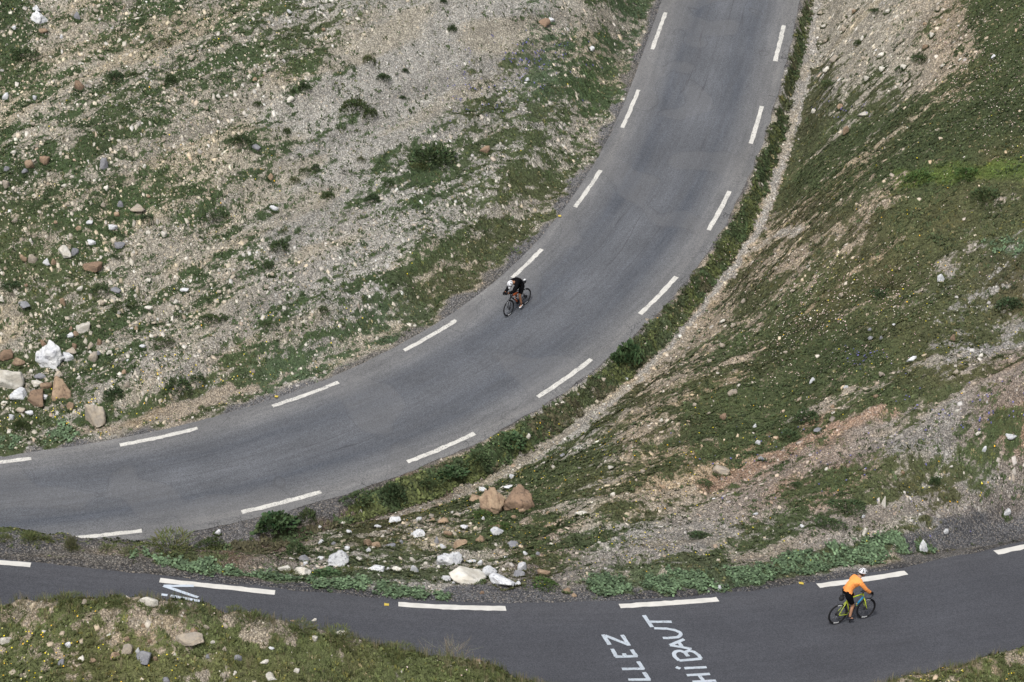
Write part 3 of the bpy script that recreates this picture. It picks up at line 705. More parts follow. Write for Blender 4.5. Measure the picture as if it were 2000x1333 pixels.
pk = pal[rng.choice(6, n, p=[.25,.25,.13,.10,.09,.18])]; k = rng.uniform(0, .7, n)[:, None]
k = np.where((so_[m].mean(1) < .2)[:, None], k*.25, k)
pc = np.clip(pc*(1-k)+pk*k*br[:, None], .02, .72)
scatter('loose_stones', pp, cf, X[m], Y[m], Zc[m], size, pc, m_pebble, 'small loose stones and gravel strewn over both slopes', 'gravel', sink=.02)

# low plants
def tuft(nl, h, spread, w):
    V = []
    for i in range(nl):
        a = rng.uniform(0, 6.283); t = rng.uniform(.25, 1)*spread; hh = h*rng.uniform(.5, 1.1); d = np.array([math.cos(a), math.sin(a), 0]); p = np.array([-d[1], d[0], 0])*w*rng.uniform(.6, 1.2)
        b0 = d*t*.25; top = d*t+np.array([0, 0, hh]); mid = d*t*.75+np.array([0, 0, hh*.72])
        V += [b0-p*.4, b0+p*.4, mid+p, top-p*.25+p*rng.uniform(-.3, .6)]
    return np.array(V)
NL = 7
tp = np.array([tuft(NL, rng.uniform(.35, .8), rng.uniform(.7, 1.1), .26) for _ in range(30)])
tF = np.arange(NL*4).reshape(NL, 4)
fine = .45*vn(X*3.1, Y*3.1, 101)+.55*vn(X*9, Y*9, 103)
pr = np.clip(cv*1.05+.15*vr, 0, 1)*(.35+1.1*fine)*.55 + .13*np.clip(vr+.12, 0, 1)*(fine > .50)*(DLc < 0) + .09*vr*(fine > .55)
vzone = (dr > .5) & (sdist(S_DITCH, GX.ravel(), GY.ravel())[0] < -.12) & (GY.ravel() > 80) & (dr < 3.5)
pr = np.where(co_ > .3, pr*.6, pr); pr = np.where(samp(vzone, X, Y), pr*1.25, pr)
pr = np.where(fg, pr*.95, pr)
m = rng.random(len(X)) < pr
n = m.sum(); print('tufts', n)
vz = (DRc[m] > .5) & (Yc_v := samp(vzone, X, Y)[m]); size = rng.uniform(.04, .095, n)*(1+.35*(cv[m] > .7)); size = np.where(vz, size*1.7, size); iso = (cv[m] < .35) & (rng.random(n) < .45); size = np.where(iso, size*1.35, size)
br = rng.normal(1, .30, n).clip(.35, 2.0)
tc_ = tn[m]*br[:, None]; tc_[iso] *= .8
alt = rng.random(n); tc_ = np.where((alt < .07)[:, None], tc_*np.array([1.45, 1.2, .9]), tc_); tc_ = np.where((alt > .97)[:, None], np.array([.20,.17,.09])*br[:, None], tc_)
lv = np.repeat(tc_[:, None, :], NL*4, 1)*rng.uniform(.7, 1.35, (n, NL*4//4, 1)).repeat(4, 1)
szv = np.where(fg[m], 1.1, .75)
scatter('low_plants', tp, tF, X[m], Y[m], Zc[m], size, lv, m_leaf, 'low green herbs and turf covering both slopes', 'ground cover', sz=szv, sink=.1)

# coltsfoot: broad grey-green leaves along the roadside
def broad(nl):
    V = []
    for i in range(nl):
        a = rng.uniform(0, 6.283); q = rng.uniform(.1, .8); c0 = np.array([math.cos(a)*q, math.sin(a)*q, rng.uniform(.25, .8)])
        b_ = rng.uniform(0, 6.283); t1 = np.array([math.cos(b_), math.sin(b_), rng.uniform(-.45, .45)])*.30; t2 = np.array([-math.sin(b_), math.cos(b_), rng.uniform(-.45, .45)])*.30
        V += [c0-t1, c0+t2*.9, c0+t1, c0-t2*.9]
    return np.array(V)
bp = np.array([broad(7) for _ in range(20)]); bF = np.arange(28).reshape(7, 4)
m = (co_ > .35) & (rng.random(len(X)) < .42*np.clip(co_, 0, 1)); n = m.sum(); print('coltsfoot', n)
size = rng.uniform(.06, .17, n); br = rng.normal(1, .22, n).clip(.5, 1.7)
lv = np.repeat((np.array([.106,.158,.084])*br[:, None])[:, None, :], 28, 1)*rng.uniform(.55, 1.5, (n, 7, 1)).repeat(4, 1)
scatter('broad_leaf_cover', bp, bF, X[m], Y[m], Zc[m], size, lv, m_leaf, 'grey-green broad-leaved plants matted along the gravel edges', 'ground cover', sink=.0)

m = samp(vzone, X, Y) & (rng.random(len(X)) < .24) & (vn(X*1.3, Y*1.3, 131) > .36-.22*(Uc < 1050)) & (DRc > .75+.6*ss(820, 560, Uc)); n = m.sum()
size = rng.uniform(.06, .15, n)*(1+.3*(Uc[m] < 1000)); br = rng.normal(1, .25, n).clip(.5, 1.7)
hu = vn(X[m]*.9, Y[m]*.9, 133); base_ = np.where((hu > .58)[:, None], np.array([[.078,.072,.040]]), np.where((hu < .35)[:, None], np.array([[.085,.100,.035]]), np.array([[.050,.074,.030]])))
lv = np.repeat((base_*br[:, None])[:, None, :], 28, 1)*rng.uniform(.55, 1.5, (n, 7, 1)).repeat(4, 1)
scatter('verge_plants', bp, bF, X[m], Y[m], Zc[m], size, lv, m_leaf, 'dense dark green plants on the verge between far road and ditch', 'ground cover')

cl2 = fbm(X*math.cos(SA)*.5+Y*math.sin(SA)*.5, (-X*math.sin(SA)+Y*math.cos(SA))*1.6, 3, 151)
m = (DLc < -.6) & ~samp(vzone, X, Y) & (rng.random(len(X)) < .075*np.clip(vr+.15, .1, 1)*(.25+1.8*ss(.42, .62, cl2))) & (adist(S_DIRT, X, Y) > .35); n = m.sum(); print('herbs', n)
size = rng.uniform(.07, .15, n)*(1+.5*(rng.random(n) < .12)); br = rng.normal(1, .22, n).clip(.55, 1.6); cb = np.where((rng.random(n) < .2)[:, None], np.array([[.080,.092,.036]]), np.array([[.048,.070,.027]]))
lv = np.repeat((cb*br[:, None])[:, None, :], NL*4, 1)*rng.uniform(.6, 1.4, (n, NL, 1)).repeat(4, 1)
scatter('scree_herbs', tp, tF, X[m], Y[m], Zc[m], size, lv, m_leaf, 'small dark herbs dotted over the pale scree slope', 'ground cover', sz=np.full(n, .9), sink=.1)
m = (DRc > 1.2) & (Y > 71) & (rng.random(len(X)) < .05*np.clip(vr, 0, 1)*(.3+1.6*ss(.42, .62, cl2))); n = m.sum()
lv = np.repeat((np.array([.052,.072,.030])*rng.normal(1, .25, n).clip(.5, 1.7)[:, None])[:, None, :], NL*4, 1)*rng.uniform(.6, 1.4, (n, NL, 1)).repeat(4, 1)
scatter('meadow_herbs', tp, tF, X[m], Y[m], Zc[m], rng.uniform(.07, .17, n), lv, m_leaf, 'darker herbs standing in the turf of the right slope', 'ground cover', sz=np.full(n, .9), sink=.1)

# flower heads
fl = np.array([[[-.5,-.5,0],[.5,-.5,.1],[.5,.5,0],[-.5,.5,.15]]]); fF = np.array([[0,1,2,3]])
yz = [(240,800,150,60,.9),(150,820,90,50,.8),(340,760,120,40,.6),(330,730,90,60,.5),(560,350,50,60,.8),(430,420,60,40,.3),(90,1270,120,60,1.0),(30,1310,60,30,.7),(320,1310,100,40,.6),(420,700,200,120,.25),(1200,960,300,120,.35),(1250,1080,120,40,.5),(1380,1060,80,40,.6),(1900,990,120,60,.5),(1900,1310,120,40,1.0),(1760,1325,60,20,1.),(1900,680,60,30,.6),(940,1010,140,80,.45),(700,220,60,50,.4),(1700,600,300,150,.15),(1150,860,120,60,.3),(1040,1150,80,20,.6)]
yp = sum(w*np.exp(-((Uc-a)/c)**2-((Vc-b_)/d)**2) for a, b_, c, d, w in yz)
cl = vn(X*1.7, Y*1.7, 111); m = rng.random(len(X)) < (yp*.030+.0006)*np.where(cl > .5, 1.5, .25)*(vr > .25); n = m.sum(); print('flowers', n)
yc = np.array([[.75,.60,.03],[.80,.45,.03],[.70,.65,.20]])[rng.choice(3, n, p=[.6,.25,.15])]
scatter('yellow_flowers', fl, fF, X[m], Y[m], Zc[m]+.10, rng.uniform(.02, .04, n), yc, m_leaf, 'scattered tiny yellow and orange flower heads in the turf', 'wildflowers')
pz = [(1620,640,130,80,.8),(1700,560,200,90,.4),(1950,150,90,120,.9),(1500,680,120,60,.5),(1850,80,60,80,.4),(1450,500,80,40,.3),(1560,560,200,60,.3)]
pp_ = sum(w*np.exp(-((Uc-a)/c)**2-((Vc-b_)/d)**2) for a, b_, c, d, w in pz); m = rng.random(len(X)) < pp_*.12*(cl > .4)*(vr > .3)+.0007*(vr > .4); n = m.sum()
pcx = np.array([[.62,.50,.44],[.55,.38,.36],[.66,.62,.50]])[rng.choice(3, n)]
scatter('pale_flowers', fl, fF, X[m], Y[m], Zc[m]+.09, rng.uniform(.02, .038, n), pcx, m_leaf, 'tiny pale pink and cream flower heads on the right slope', 'wildflowers')
bz = [(1000,130,90,40,.5),(1080,110,60,30,.6),(930,200,60,30,.4),(1600,900,200,60,.1),(1900,800,120,40,.5),(1680,700,40,15,.8),(1650,215,50,15,.7),(1870,1040,30,12,1.)]
pb_ = sum(w*np.exp(-((Uc-a)/c)**2-((Vc-b_)/d)**2) for a, b_, c, d, w in bz); m = rng.random(len(X)) < pb_*.12*(cl > .35); n = m.sum()
scatter('blue_flowers', fl, fF, X[m], Y[m], Zc[m]+.09, rng.uniform(.03, .055, n), np.array([[.13,.12,.30]])*rng.uniform(.6, 1.4, (n, 1)), m_leaf, 'dusky blue-violet flower patches on the slopes', 'wildflowers')

# tall dry grass on the crests
def blades(nl):
    V = []
    for i in range(nl):
        a = rng.uniform(0, 6.283); q = rng.uniform(0, .3); lean = rng.uniform(.05, .45); hh = rng.uniform(.5, 1.1); d = np.array([math.cos(a), math.sin(a), 0]); o_ = d*q
        p = np.array([-d[1], d[0], 0])*.012
        V += [o_-p, o_+p, o_+d*lean*hh*.5+np.array([0,0,hh*.55])+p, o_+d*lean*hh*.5+np.array([0,0,hh*.55])-p, o_+d*lean*hh*.5+np.array([0,0,hh*.55])-p, o_+d*lean*hh*.5+np.array([0,0,hh*.55])+p, o_+d*lean*hh+np.array([0,0,hh])+p*.4, o_+d*lean*hh+np.array([0,0,hh])-p*.4]
    return np.array(V)
gp = np.array([blades(9) for _ in range(16)]); gF = np.arange(72).reshape(18, 4)
gzone = []
crest = np.interp(Uc, [c[0] for c in CR], [c[1] for c in CR])
front = fg & (Vc > crest-14)
near_c = np.exp(-np.clip(Vc-crest-6, 0, None)/22.0)
m = front & (rng.random(len(X)) < (.12*near_c+.03)*(.3+1.4*(vn(X*1.2, Y*1.2, 121) > .45))); n = m.sum(); print('grass', n)
gc = np.array([.13,.15,.055])*rng.uniform(.6, 1.3, (n, 1)); dry = rng.random(n) < .45; gc[dry] = np.array([.26,.22,.13])*rng.uniform(.7, 1.2, (dry.sum(), 1))
size = rng.uniform(.12, .30, n)*(1+.7*np.exp(-((Uc[m]-880)/60)**2-((Vc[m]-1275)/30)**2))
scatter('meadow_grass', gp, gF, X[m], Y[m], Zc[m], size, gc, m_leaf, 'thin meadow grass with dry seed stalks on the foreground bank', 'grass')

# ------------------------------------------------------------ rocks, each a thing of its own
def ico(sub):
    import bmesh
    bm = bmesh.new(); bmesh.ops.create_icosphere(bm, subdivisions=sub, radius=1.0)
    V = np.array([v.co[:] for v in bm.verts]); Fq = np.array([[v.index for v in f.verts] for f in bm.faces]); bm.free(); return V, Fq
ICO = {k: ico(k) for k in (2, 3, 4, 5)}
def rock_mesh(name, seed, sub, mat, rough=.05, nplanes=13, flat=.0):
    g = np.random.default_rng(seed); D, Fq = ICO[sub]
    N = g.normal(0, 1, (nplanes, 3)); N /= np.linalg.norm(N, axis=1)[:, None]; h = g.uniform(.5, .95, nplanes)
    d = D@N.T; rr = np.where(d > .12, h/np.maximum(d, .12), 9); rad = rr.min(1).clip(.3, 1.25)
    V = D*rad[:, None]
    def n3(P, s, k): return (vn(P[:, 0]*s+P[:, 2]*s*.7, P[:, 1]*s-P[:, 2]*s*.6, seed % 50+k)+vn(P[:, 2]*s+5, P[:, 0]*s*.8+P[:, 1]*s*.5, seed % 50+k+3))*.5-.5
    V = V*(1+n3(V, 2.2, 0)*rough*4+n3(V, 6.0, 7)*rough*2.2+(n3(V, 14.0, 9)*rough*1.2 if sub > 3 else 0))[:, None]
    V[:, 2] = np.where(V[:, 2] < -.35, -.35, V[:, 2])
    mn, mx = V.min(0), V.max(0); V = (V-(mn+mx)/2)/(mx-mn); V[:, 2] += .5
    me = mesh_np(name, V, Fq, mat); return me
BASE = {}
def small_mesh(kind, k):
    key = (kind, k)
    if key not in BASE: BASE[key] = rock_mesh('rock', 300+k*7+len(kind), 3, ROCK[kind], .07, 10)
    return BASE[key]
WHERE = []; FOOT = []
def rock(u, v, w, h, kind, label, name='rock', cat='rock', seed=None, yaw=None, big=False, tilt=0.0, group=None, sink=.24):
    """u,v = middle of the foot of the rock in survey px; w,h its size in survey px"""
    p, Z = hit(u, v)
    w *= 1.0; h *= 1.12
    Wm = w*Z/F; s = math.sin(PITCH); Hm = h*Z/F
    dep = Wm*random.uniform(.6, .85); hh = max(Hm*1.0 - dep*s*.55, Wm*.22)*1.15
    seed = seed if seed is not None else random.randint(0, 9999)
    if big: me = rock_mesh(name, seed, 5 if w > 45 else 4, ROCK[kind], .045 if not big == 2 else .10, 10 if w > 35 else 12)
    else: me = small_mesh(kind, seed % 6)
    yaw = yaw if yaw is not None else random.uniform(-.5, .5)
    p = p+np.array([0, dep*.3, 0]); zg = land_s(np.array([p[0]]), np.array([p[1]]))[0]
    o = link(name, me, label=label, cat=cat, group=group, loc=(p[0], p[1], zg-sink*hh), rot=(random.uniform(-.12, .12), tilt, yaw), scale=(Wm, dep, hh*(1+sink)))
    WHERE.append((u, v)); FOOT.append((p[0], p[1], Wm, dep)); return o
B_ = 'boulder'
rock(93,716,70,44,'white','jagged white boulder speckled with dark lichen, beside the grassy left slope',B_,B_,seed=21,big=2)
rock(86,682,15,14,'brown','small brown stone resting behind the lichen-speckled white boulder')
rock(132,706,24,14,'white','low white stone at the right end of the speckled boulder')
rock(14,760,66,38,'cream','large rounded pale boulder cut by the left edge of the photo',B_,B_,seed=33,big=True,sink=.1)
rock(36,782,38,20,'white','smooth white rock just below the large rounded pale boulder',big=True)
rock(70,793,44,26,'brown','dark brown angular rock between white stones at the left',big=True,seed=8)
rock(66,776,26,14,'grey','grey stone lying on the back of the dark brown rock')
rock(119,780,40,38,'orange','blocky orange-tan boulder with cracks, in the grass at left',B_,B_,seed=14,big=2)
rock(186,830,46,40,'beige','pointed tan boulder standing by the far road edge',B_,B_,seed=52,big=True,sink=.1)
rock(35,718,28,14,'orange','orange-tan rock just left of the speckled white boulder')
rock(10,704,30,18,'brown','flat brown rock at the left photo edge above the pale boulder')
rock(80,742,28,12,'grey','thin grey slab below the speckled white boulder')
rock(114,737,22,11,'beige','thin pale slab lying above the blocky orange boulder')
rock(72,756,24,11,'cream','light slab between the rounded boulder and the orange boulder')
rock(90,762,24,14,'orange','orange rock touching the left side of the blocky orange boulder')
rock(181,708,20,18,'beige','tan and white stone right of the speckled white boulder')
rock(192,696,12,9,'grey','small grey-blue stone behind the tan and white stone')
rock(57,812,20,10,'white','small smooth white stone in grass near the road at left')
rock(23,821,11,9,'white','tiny blue-white stone left of the smooth white one')
rock(136,802,16,13,'orange','bright orange stone in grass below the blocky boulder')
rock(122,800,10,10,'beige','small tan stone left of the bright orange stone')
rock(40,808,20,9,'beige','tan stone touching the smooth white stone')
rock(88,781,12,8,'white','little white stone by the dark brown rock')
rock(8,790,16,8,'cream','flat cream stone under the white rock at left edge')
rock(162,652,32,20,'cream','broad cream rock in the grass above the speckled boulder',big=True)
rock(135,662,20,9,'white','narrow white slab left of the broad cream rock')
rock(147,658,14,10,'orange','tan stone just left of the broad cream rock')
rock(137,648,10,9,'brown','small brown stone above the narrow white slab')
rock(176,683,14,12,'beige','upright beige stone between the cream rock and the tan stone')
rock(194,674,10,13,'brown','small upright brown stone right of the upright beige one')
rock(140,692,28,9,'beige','flat tan slab above the tan and white stone')
rock(146,684,10,11,'brown','brown stone beside the flat tan slab')
rock(76,46,36,22,'white','cluster-like ragged white rock near the top left corner',big=2,seed=61)
rock(70,22,20,10,'white','white stone on top of the ragged white rock')
rock(27,60,10,8,'white','small white stone left below the ragged white rock')
rock(151,40,14,13,'grey','dark grey flat stone near the top left')
rock(84,68,20,9,'orange','flat orange stone below the ragged white rock')
rock(120,76,8,7,'white','bright white chip below the top left cluster')
rock(155,178,20,18,'brown','pinkish brown upright slab on the upper left slope')
rock(68,196,9,8,'white','bright white chip in the green at upper left')
rock(203,332,18,20,'grey','leaning pale grey slab on the left slope')
rock(57,332,20,15,'orange','triangular tan slab at the left')
rock(48,341,14,9,'grey','grey stone at the foot of the triangular tan slab')
rock(88,322,22,14,'brown','rough reddish rock right of the triangular tan slab')
rock(12,336,14,9,'grey','grey stone near the left edge above the beige boulder')
rock(12,369,14,14,'beige','rounded beige stone at the left photo edge')
rock(10,196,14,12,'white','white streaky rock touching the left photo edge')
rock(46,512,17,13,'orange','left one of two orange-tan blocks lying side by side')
rock(64,516,20,17,'beige','right one of two orange-tan blocks lying side by side')
rock(126,504,30,20,'cream','wedge of pale rock on the left slope',big=True)
rock(145,500,18,12,'grey','grey-green slab right of the pale wedge')
rock(91,520,18,11,'white','bluish white stone left of the pink-tan stone')
rock(104,519,12,11,'orange','pink-tan stone between the bluish white stone and the pale wedge')
rock(180,530,38,16,'brown','long brown rock on the left slope',big=True,seed=18)
rock(178,480,18,9,'white','oval white stone above the long brown rock')
rock(219,452,22,9,'white','flat white stone on the left slope above the oval one')
rock(175,440,14,7,'white','thin white stone left of the flat white one')
rock(235,406,16,10,'grey','bluish grey stone in the middle of the left slope')
rock(268,418,34,7,'beige','long thin pink-beige slab on the left slope')
rock(230,486,26,9,'grey','dull slab at the right of the oval white stone')
rock(155,570,14,8,'cream','cream stone below the long brown rock')
rock(123,597,12,13,'orange','tan upright stone in dark green herbs')
rock(200,596,14,9,'beige','rounded beige stone on the dark green herbs')
rock(226,574,24,10,'grey','bluish flat stone right of the rounded beige stone')
rock(4,590,12,12,'cream','cream stone at the left edge above the bare path')
rock(46,606,28,10,'grey','flat grey rock at the head of the bare path')
rock(360,570,18,7,'white','white stone on the middle of the left scree')
rock(290,608,18,8,'cream','pale stone above the speckled grass at left')
rock(213,694,12,9,'cream','pale rounded stone right of the small grey-blue one')
rock(278,682,14,7,'white','white stone in the grass uphill from the yellow flowers')
rock(230,60,14,7,'beige','beige stone high on the left slope')
rock(565,28,10,7,'white','white stone high on the scree near the top')
rock(426,192,14,7,'cream','pale stone half way up the left scree')
rock(566,202,18,9,'cream','cream slab in the middle of the grey scree')
rock(535,412,18,9,'white','white slab in the lower middle of the grey scree')
rock(500,295,20,9,'grey','grey-white slab right of a dark green bush')
rock(1062,52,26,14,'brown','pinkish rock close to the inner road edge at the top',big=True)
rock(1076,44,14,7,'white','white stone on top of the pinkish rock')
rock(1155,100,14,8,'white','small white stone above the inner dash line at the top')
rock(946,300,22,13,'brown','flat brown slab amid herbs left of the far road')
rock(1030,160,12,8,'white','white stone amid dusky flowers near the far road')
# middle ground between the roads
rock(960,1004,56,44,'orange','left one of the two large orange boulders between the roads',B_,B_,seed=5,big=2,sink=.08)
rock(1015,996,62,44,'brown','right one of the two large rust-brown boulders between the roads',B_,B_,seed=77,big=2,sink=.08)
rock(926,980,28,14,'orange','low orange rock left of the two large orange boulders',big=True)
rock(1020,1003,14,9,'orange','small pink-orange stone at the foot of the rust-brown boulder')
rock(968,1034,34,13,'brown','flat brown rock below the two orange boulders')
rock(971,1047,28,15,'white','white rock under the flat brown rock',big=True)
rock(771,1022,24,13,'white','star-shaped white rock in the grass left of the orange boulders',big=2,seed=9)
rock(738,1032,16,8,'white','white rock left below the star-shaped one')
rock(866,1024,24,13,'orange','rusty rock in grass left of the orange boulders')
rock(845,1020,14,9,'orange','pinkish stone left of the rusty rock')
rock(892,1010,24,10,'beige','dull beige slab above the rusty rock')
rock(907,1034,16,8,'white','small white rock in the grass below the orange boulders')
rock(818,1050,26,17,'white','crumbly white rock right of the brown earth mound',big=2,seed=3)
rock(806,1046,9,8,'white','white block touching the crumbly white rock')
rock(719,1068,25,20,'orange','upright orange slab left of the brown earth mound',big=True)
rock(735,1070,18,12,'orange','orange-brown rock leaning beside the upright orange slab')
rock(763,1071,20,8,'grey','flat grey-pink stone below the brown earth mound')
rock(898,1070,28,17,'orange','rusty leaning rock above the elongated white rock',big=True)
rock(875,1048,18,10,'orange','reddish rock between the crumbly white and the rusty leaning rock')
rock(938,1060,20,14,'orange','rusty rock right of the rusty leaning rock')
rock(1000,1069,34,10,'grey','flat pinkish-grey slab in green herbs between the roads')
rock(865,1073,13,11,'white','white wedge left of the rusty leaning rock')
rock(853,1062,10,13,'grey','grey stone above the white wedge')
rock(718,1080,14,9,'white','white stone below the upright orange slab')
rock(660,1108,46,30,'white','rugged white boulder with dark spots near the near-road plants',B_,B_,seed=41,big=2)
rock(590,1122,38,15,'cream','right half of the split long white rock by the roadside plants',big=True,seed=10)
rock(556,1118,30,15,'cream','left half of the split long white rock by the roadside plants',big=True,seed=12)
rock(628,1062,16,8,'white','white stone below the gully bushes')
rock(594,1098,24,14,'grey','slanting grey slab above the split long white rock')
rock(597,1106,10,10,'white','thin white chip beside the slanting grey slab')
rock(664,1028,22,7,'cream','long pale slab at the edge of the gully')
rock(735,1116,34,12,'white','low white rock between the speckled boulder and the wedge stone',big=True)
rock(775,1117,24,11,'cream','second low white rock to the right in the row',big=True)
rock(809,1119,18,17,'white','white wedge-shaped stone in the row of low white rocks',big=True)
rock(758,1115,8,7,'white','tiny white block in the row of low white rocks')
rock(878,1104,52,24,'white','elongated jagged white rock behind the biggest white boulder',big=2,seed=19)
rock(921,1100,22,9,'white','small white rocks right of the elongated jagged one')
rock(937,1104,11,9,'white','rounded white stone above the big white boulder')
rock(914,1138,78,40,'cream','biggest layered white boulder beside the near road',B_,B_,seed=64,big=True,sink=.05)
rock(955,1126,34,18,'white','white rock on the right shoulder of the biggest boulder',big=True)
rock(872,1136,24,14,'white','white rock at the left foot of the biggest boulder',big=True)
rock(886,1142,9,7,'white','little white block at the foot of the biggest boulder')
rock(980,1144,52,22,'white','bright white triangular boulder right of the biggest one',B_,B_,seed=29,big=True)
rock(1010,1144,16,9,'white','broken white chip right of the triangular white boulder')
rock(1019,1116,20,15,'white','white cap-shaped rock above the broken white chip',big=True)
rock(1014,1128,24,14,'grey','grey-tan rock below the white cap-shaped one',big=True)
rock(1062,1124,26,12,'orange','pinkish stones right of the grey-tan rock')
rock(1000,936,11,8,'white','small white rock above the rust-brown boulder')
rock(993,955,22,8,'white','flat white rock touching the top of the orange boulders')
rock(943,961,20,7,'white','thin white rocks behind the left orange boulder')
rock(1135,1006,26,10,'cream','pale stones in the pinkish scree right of the boulders')
rock(1100,893,14,7,'grey','grey rock on the grass below the ditch')
rock(425,1045,13,11,'white','white rock on the far road edge above the gully')
rock(1121,1166,12,7,'orange','pink stone on the dark gravel beside the near road')
rock(1107,1158,16,9,'orange','orange stone on the dark gravel beside the near road')
rock(941,1160,9,6,'brown','brown stone on the dark gravel below the biggest boulder')
rock(1405,1153,12,9,'white','white stone at the near road edge by the leafy band')
rock(1804,1080,20,24,'white','upright white rock on the dark gravel at the right',big=2,seed=31)
rock(1847,1042,11,9,'white','small white rock above the upright one on the gravel')
rock(1966,1010,18,12,'white','white rock at the right edge of the photo above the gravel')
rock(1688,1046,12,14,'cream','pinkish white upright stone on the bare slope')
rock(1726,990,12,18,'cream','pale upright stone standing in the right slope scrub')
rock(1686,1012,9,7,'white','white stone left above the pinkish white one')
rock(1567,1031,10,7,'white','white stone in the scrub above the leafy band')
rock(1475,1006,12,5,'white','flat white chip on the grey scree at lower right')
rock(1430,772,20,12,'beige','tan slab in the middle of the green right slope')
rock(1412,822,14,14,'brown','reddish-brown flat rock on the right slope')
rock(1838,553,16,14,'white','bright white rock on the upper right slope',big=True)
rock(1748,637,12,5,'white','thin white stone in the flowery meadow')
rock(1861,666,14,11,'brown','rounded pinkish rock in the meadow at right')
rock(1700,665,14,7,'grey','left grey stone of a pair in the flowery meadow')
rock(1722,664,10,7,'grey','right grey stone of a pair in the flowery meadow')
rock(1700,648,12,6,'grey','grey-white stone just above the pair in the meadow')
rock(1586,749,12,9,'white','white stone in the lower part of the meadow')
rock(1652,758,10,6,'white','white chip right of the white stone in the meadow')
rock(1692,764,16,8,'beige','flat beige stone on the lower meadow')
rock(1780,708,22,10,'white','white stones on the gravel strip in the meadow')
rock(1475,836,10,8,'white','white stone left above the dark shrub on the right slope')
rock(1600,842,24,7,'grey','flat brownish slab under the dark shrub on the right slope')
rock(1480,868,11,8,'white','white oval stone on the orange scree edge')
rock(1410,925,36,16,'beige','smooth tan earth-coloured rock on the right slope',big=True)
rock(1488,900,16,10,'grey','grey boulder at the lower end of the orange scree',big=True)
rock(1922,884,9,10,'white','upright white chip far right on the slope')
rock(1975,864,24,6,'white','row of white stone at the right photo edge')
rock(1940,115,10,7,'white','white stone in dark meadow at the top right')
rock(1630,120,22,13,'beige','beige block on the tan slope at top right')
rock(1615,140,18,10,'cream','pale flat stone below the beige block at top right')
rock(1720,112,14,9,'cream','cream stone on the tan scree at the top right')
rock(1685,228,22,8,'cream','pale slab below the tan scree at right')
rock(1590,222,12,9,'cream','pale stone just right of the gravel ditch')
rock(1640,215,12,10,'orange','tan stone on grass right of the gravel ditch')
rock(1652,263,12,14,'orange','tan earthy block on grass right of the gravel ditch')
rock(1222,744,10,6,'white','white stone in the ditch below the leafy plant')
rock(1030,860,14,10,'cream','pale stone on the ditch bank')
# foreground bank
rock(289,1182,42,18,'cream','light flat rock on the crest of the foreground bank',big=True,seed=15)
rock(165,1182,16,9,'beige','small beige stone on the foreground crest left of the flat rock')
rock(378,1240,14,11,'orange','tan cube-shaped stone on the foreground grass')
rock(370,1264,58,13,'beige','long flat beige rock in the foreground grass',big=True,seed=16)
rock(247,1279,26,19,'beige','lichened beige rock right of the orange one in front',big=True)
rock(224,1288,22,14,'orange','rounded orange stone in the foreground grass',big=True)
rock(270,1277,12,10,'white','white angular stone right of the lichened beige rock')
rock(280,1300,32,19,'grey','grey-blue rock in the foreground grass',big=True)
rock(303,1292,10,7,'orange','small orange stone right of the grey-blue rock')
rock(465,1294,17,12,'grey','dark bluish rock on the right of the foreground grass',big=True)
rock(405,1286,10,7,'grey','small dark stone left of the dark bluish rock')
rock(12,1258,26,14,'cream','cream rock at the left photo edge in the foreground',big=True)
rock(133,1266,14,11,'white','white broken stone in front of the yellow flowers')
rock(160,1292,17,9,'cream','cream stone right below the yellow flowers')
rock(120,1300,14,10,'grey','grey stone below the yellow flowers')
rock(180,1296,16,8,'orange','peach-coloured stone right of the cream one')
rock(292,1256,9,7,'orange','little orange stone above the lichened beige rock')
rock(530,1270,12,6,'white','white chip in the foreground grass at the right')
rock(515,1300,20,8,'cream','pale stone right of the dark bluish rock')
rock(435,1325,14,10,'beige','beige stone at the bottom edge of the photo')
rock(530,1331,24,11,'cream','knobbly cream rock at the bottom edge of the photo',big=True)
rock(324,1336,20,9,'grey','grey rock cut by the bottom edge of the photo')
rock(665,1240,28,6,'cream','low pale rock on the foreground crest at the right')
rock(935,1296,18,6,'orange','pinkish stone at the right end of the foreground bank')
# smaller single stones: same kinds, told apart only by the slope they lie on
zones = [((20,640,20,760),34,'left'),((20,300,380,800),18,'left'),((1600,1850,10,170),22,'right'),((1150,1950,560,1000),34,'right'),((620,1080,1000,1130),20,'mid'),((20,620,1215,1325),16,'front')]
KW = {'left': 'stone about a hand long on the scree slope left of the far road','right': 'stone about a hand long on the slope right of the gravel ditch','mid': 'stone lying among the white boulders between the roads','front': 'stone half sunk in the foreground grass'}
KG = dict(left='small stones on the left scree slope', right='small stones on the right slope', mid='small stones among the white boulders', front='small stones in the foreground grass')
ADJ = dict(beige='beige', cream='cream-white', orange='orange-tan', grey='grey', white='white')
for (a, b2, c, d), n, zn in zones:
    k = 0; tries = 0
    while k < n and tries < 2000:
        tries += 1; u = random.uniform(a, b2); v = random.uniform(c, d)
        if zn == 'left' and v > np.interp(u, [0,250,640,1000], [820,790,690,500])-25: continue
        if min((u-q[0])**2+(v-q[1])**2 for q in WHERE) < 400: continue
        kd = random.choice(['beige', 'cream', 'orange', 'beige', 'beige', 'cream'] if zn != 'mid' else ['white', 'cream', 'orange', 'grey'])
        w = random.uniform(8, 13); rock(u, v, w, w*random.uniform(.5, .8), kd, ADJ[kd]+' '+KW[zn], group=ADJ[kd]+' '+KG[zn]); k += 1

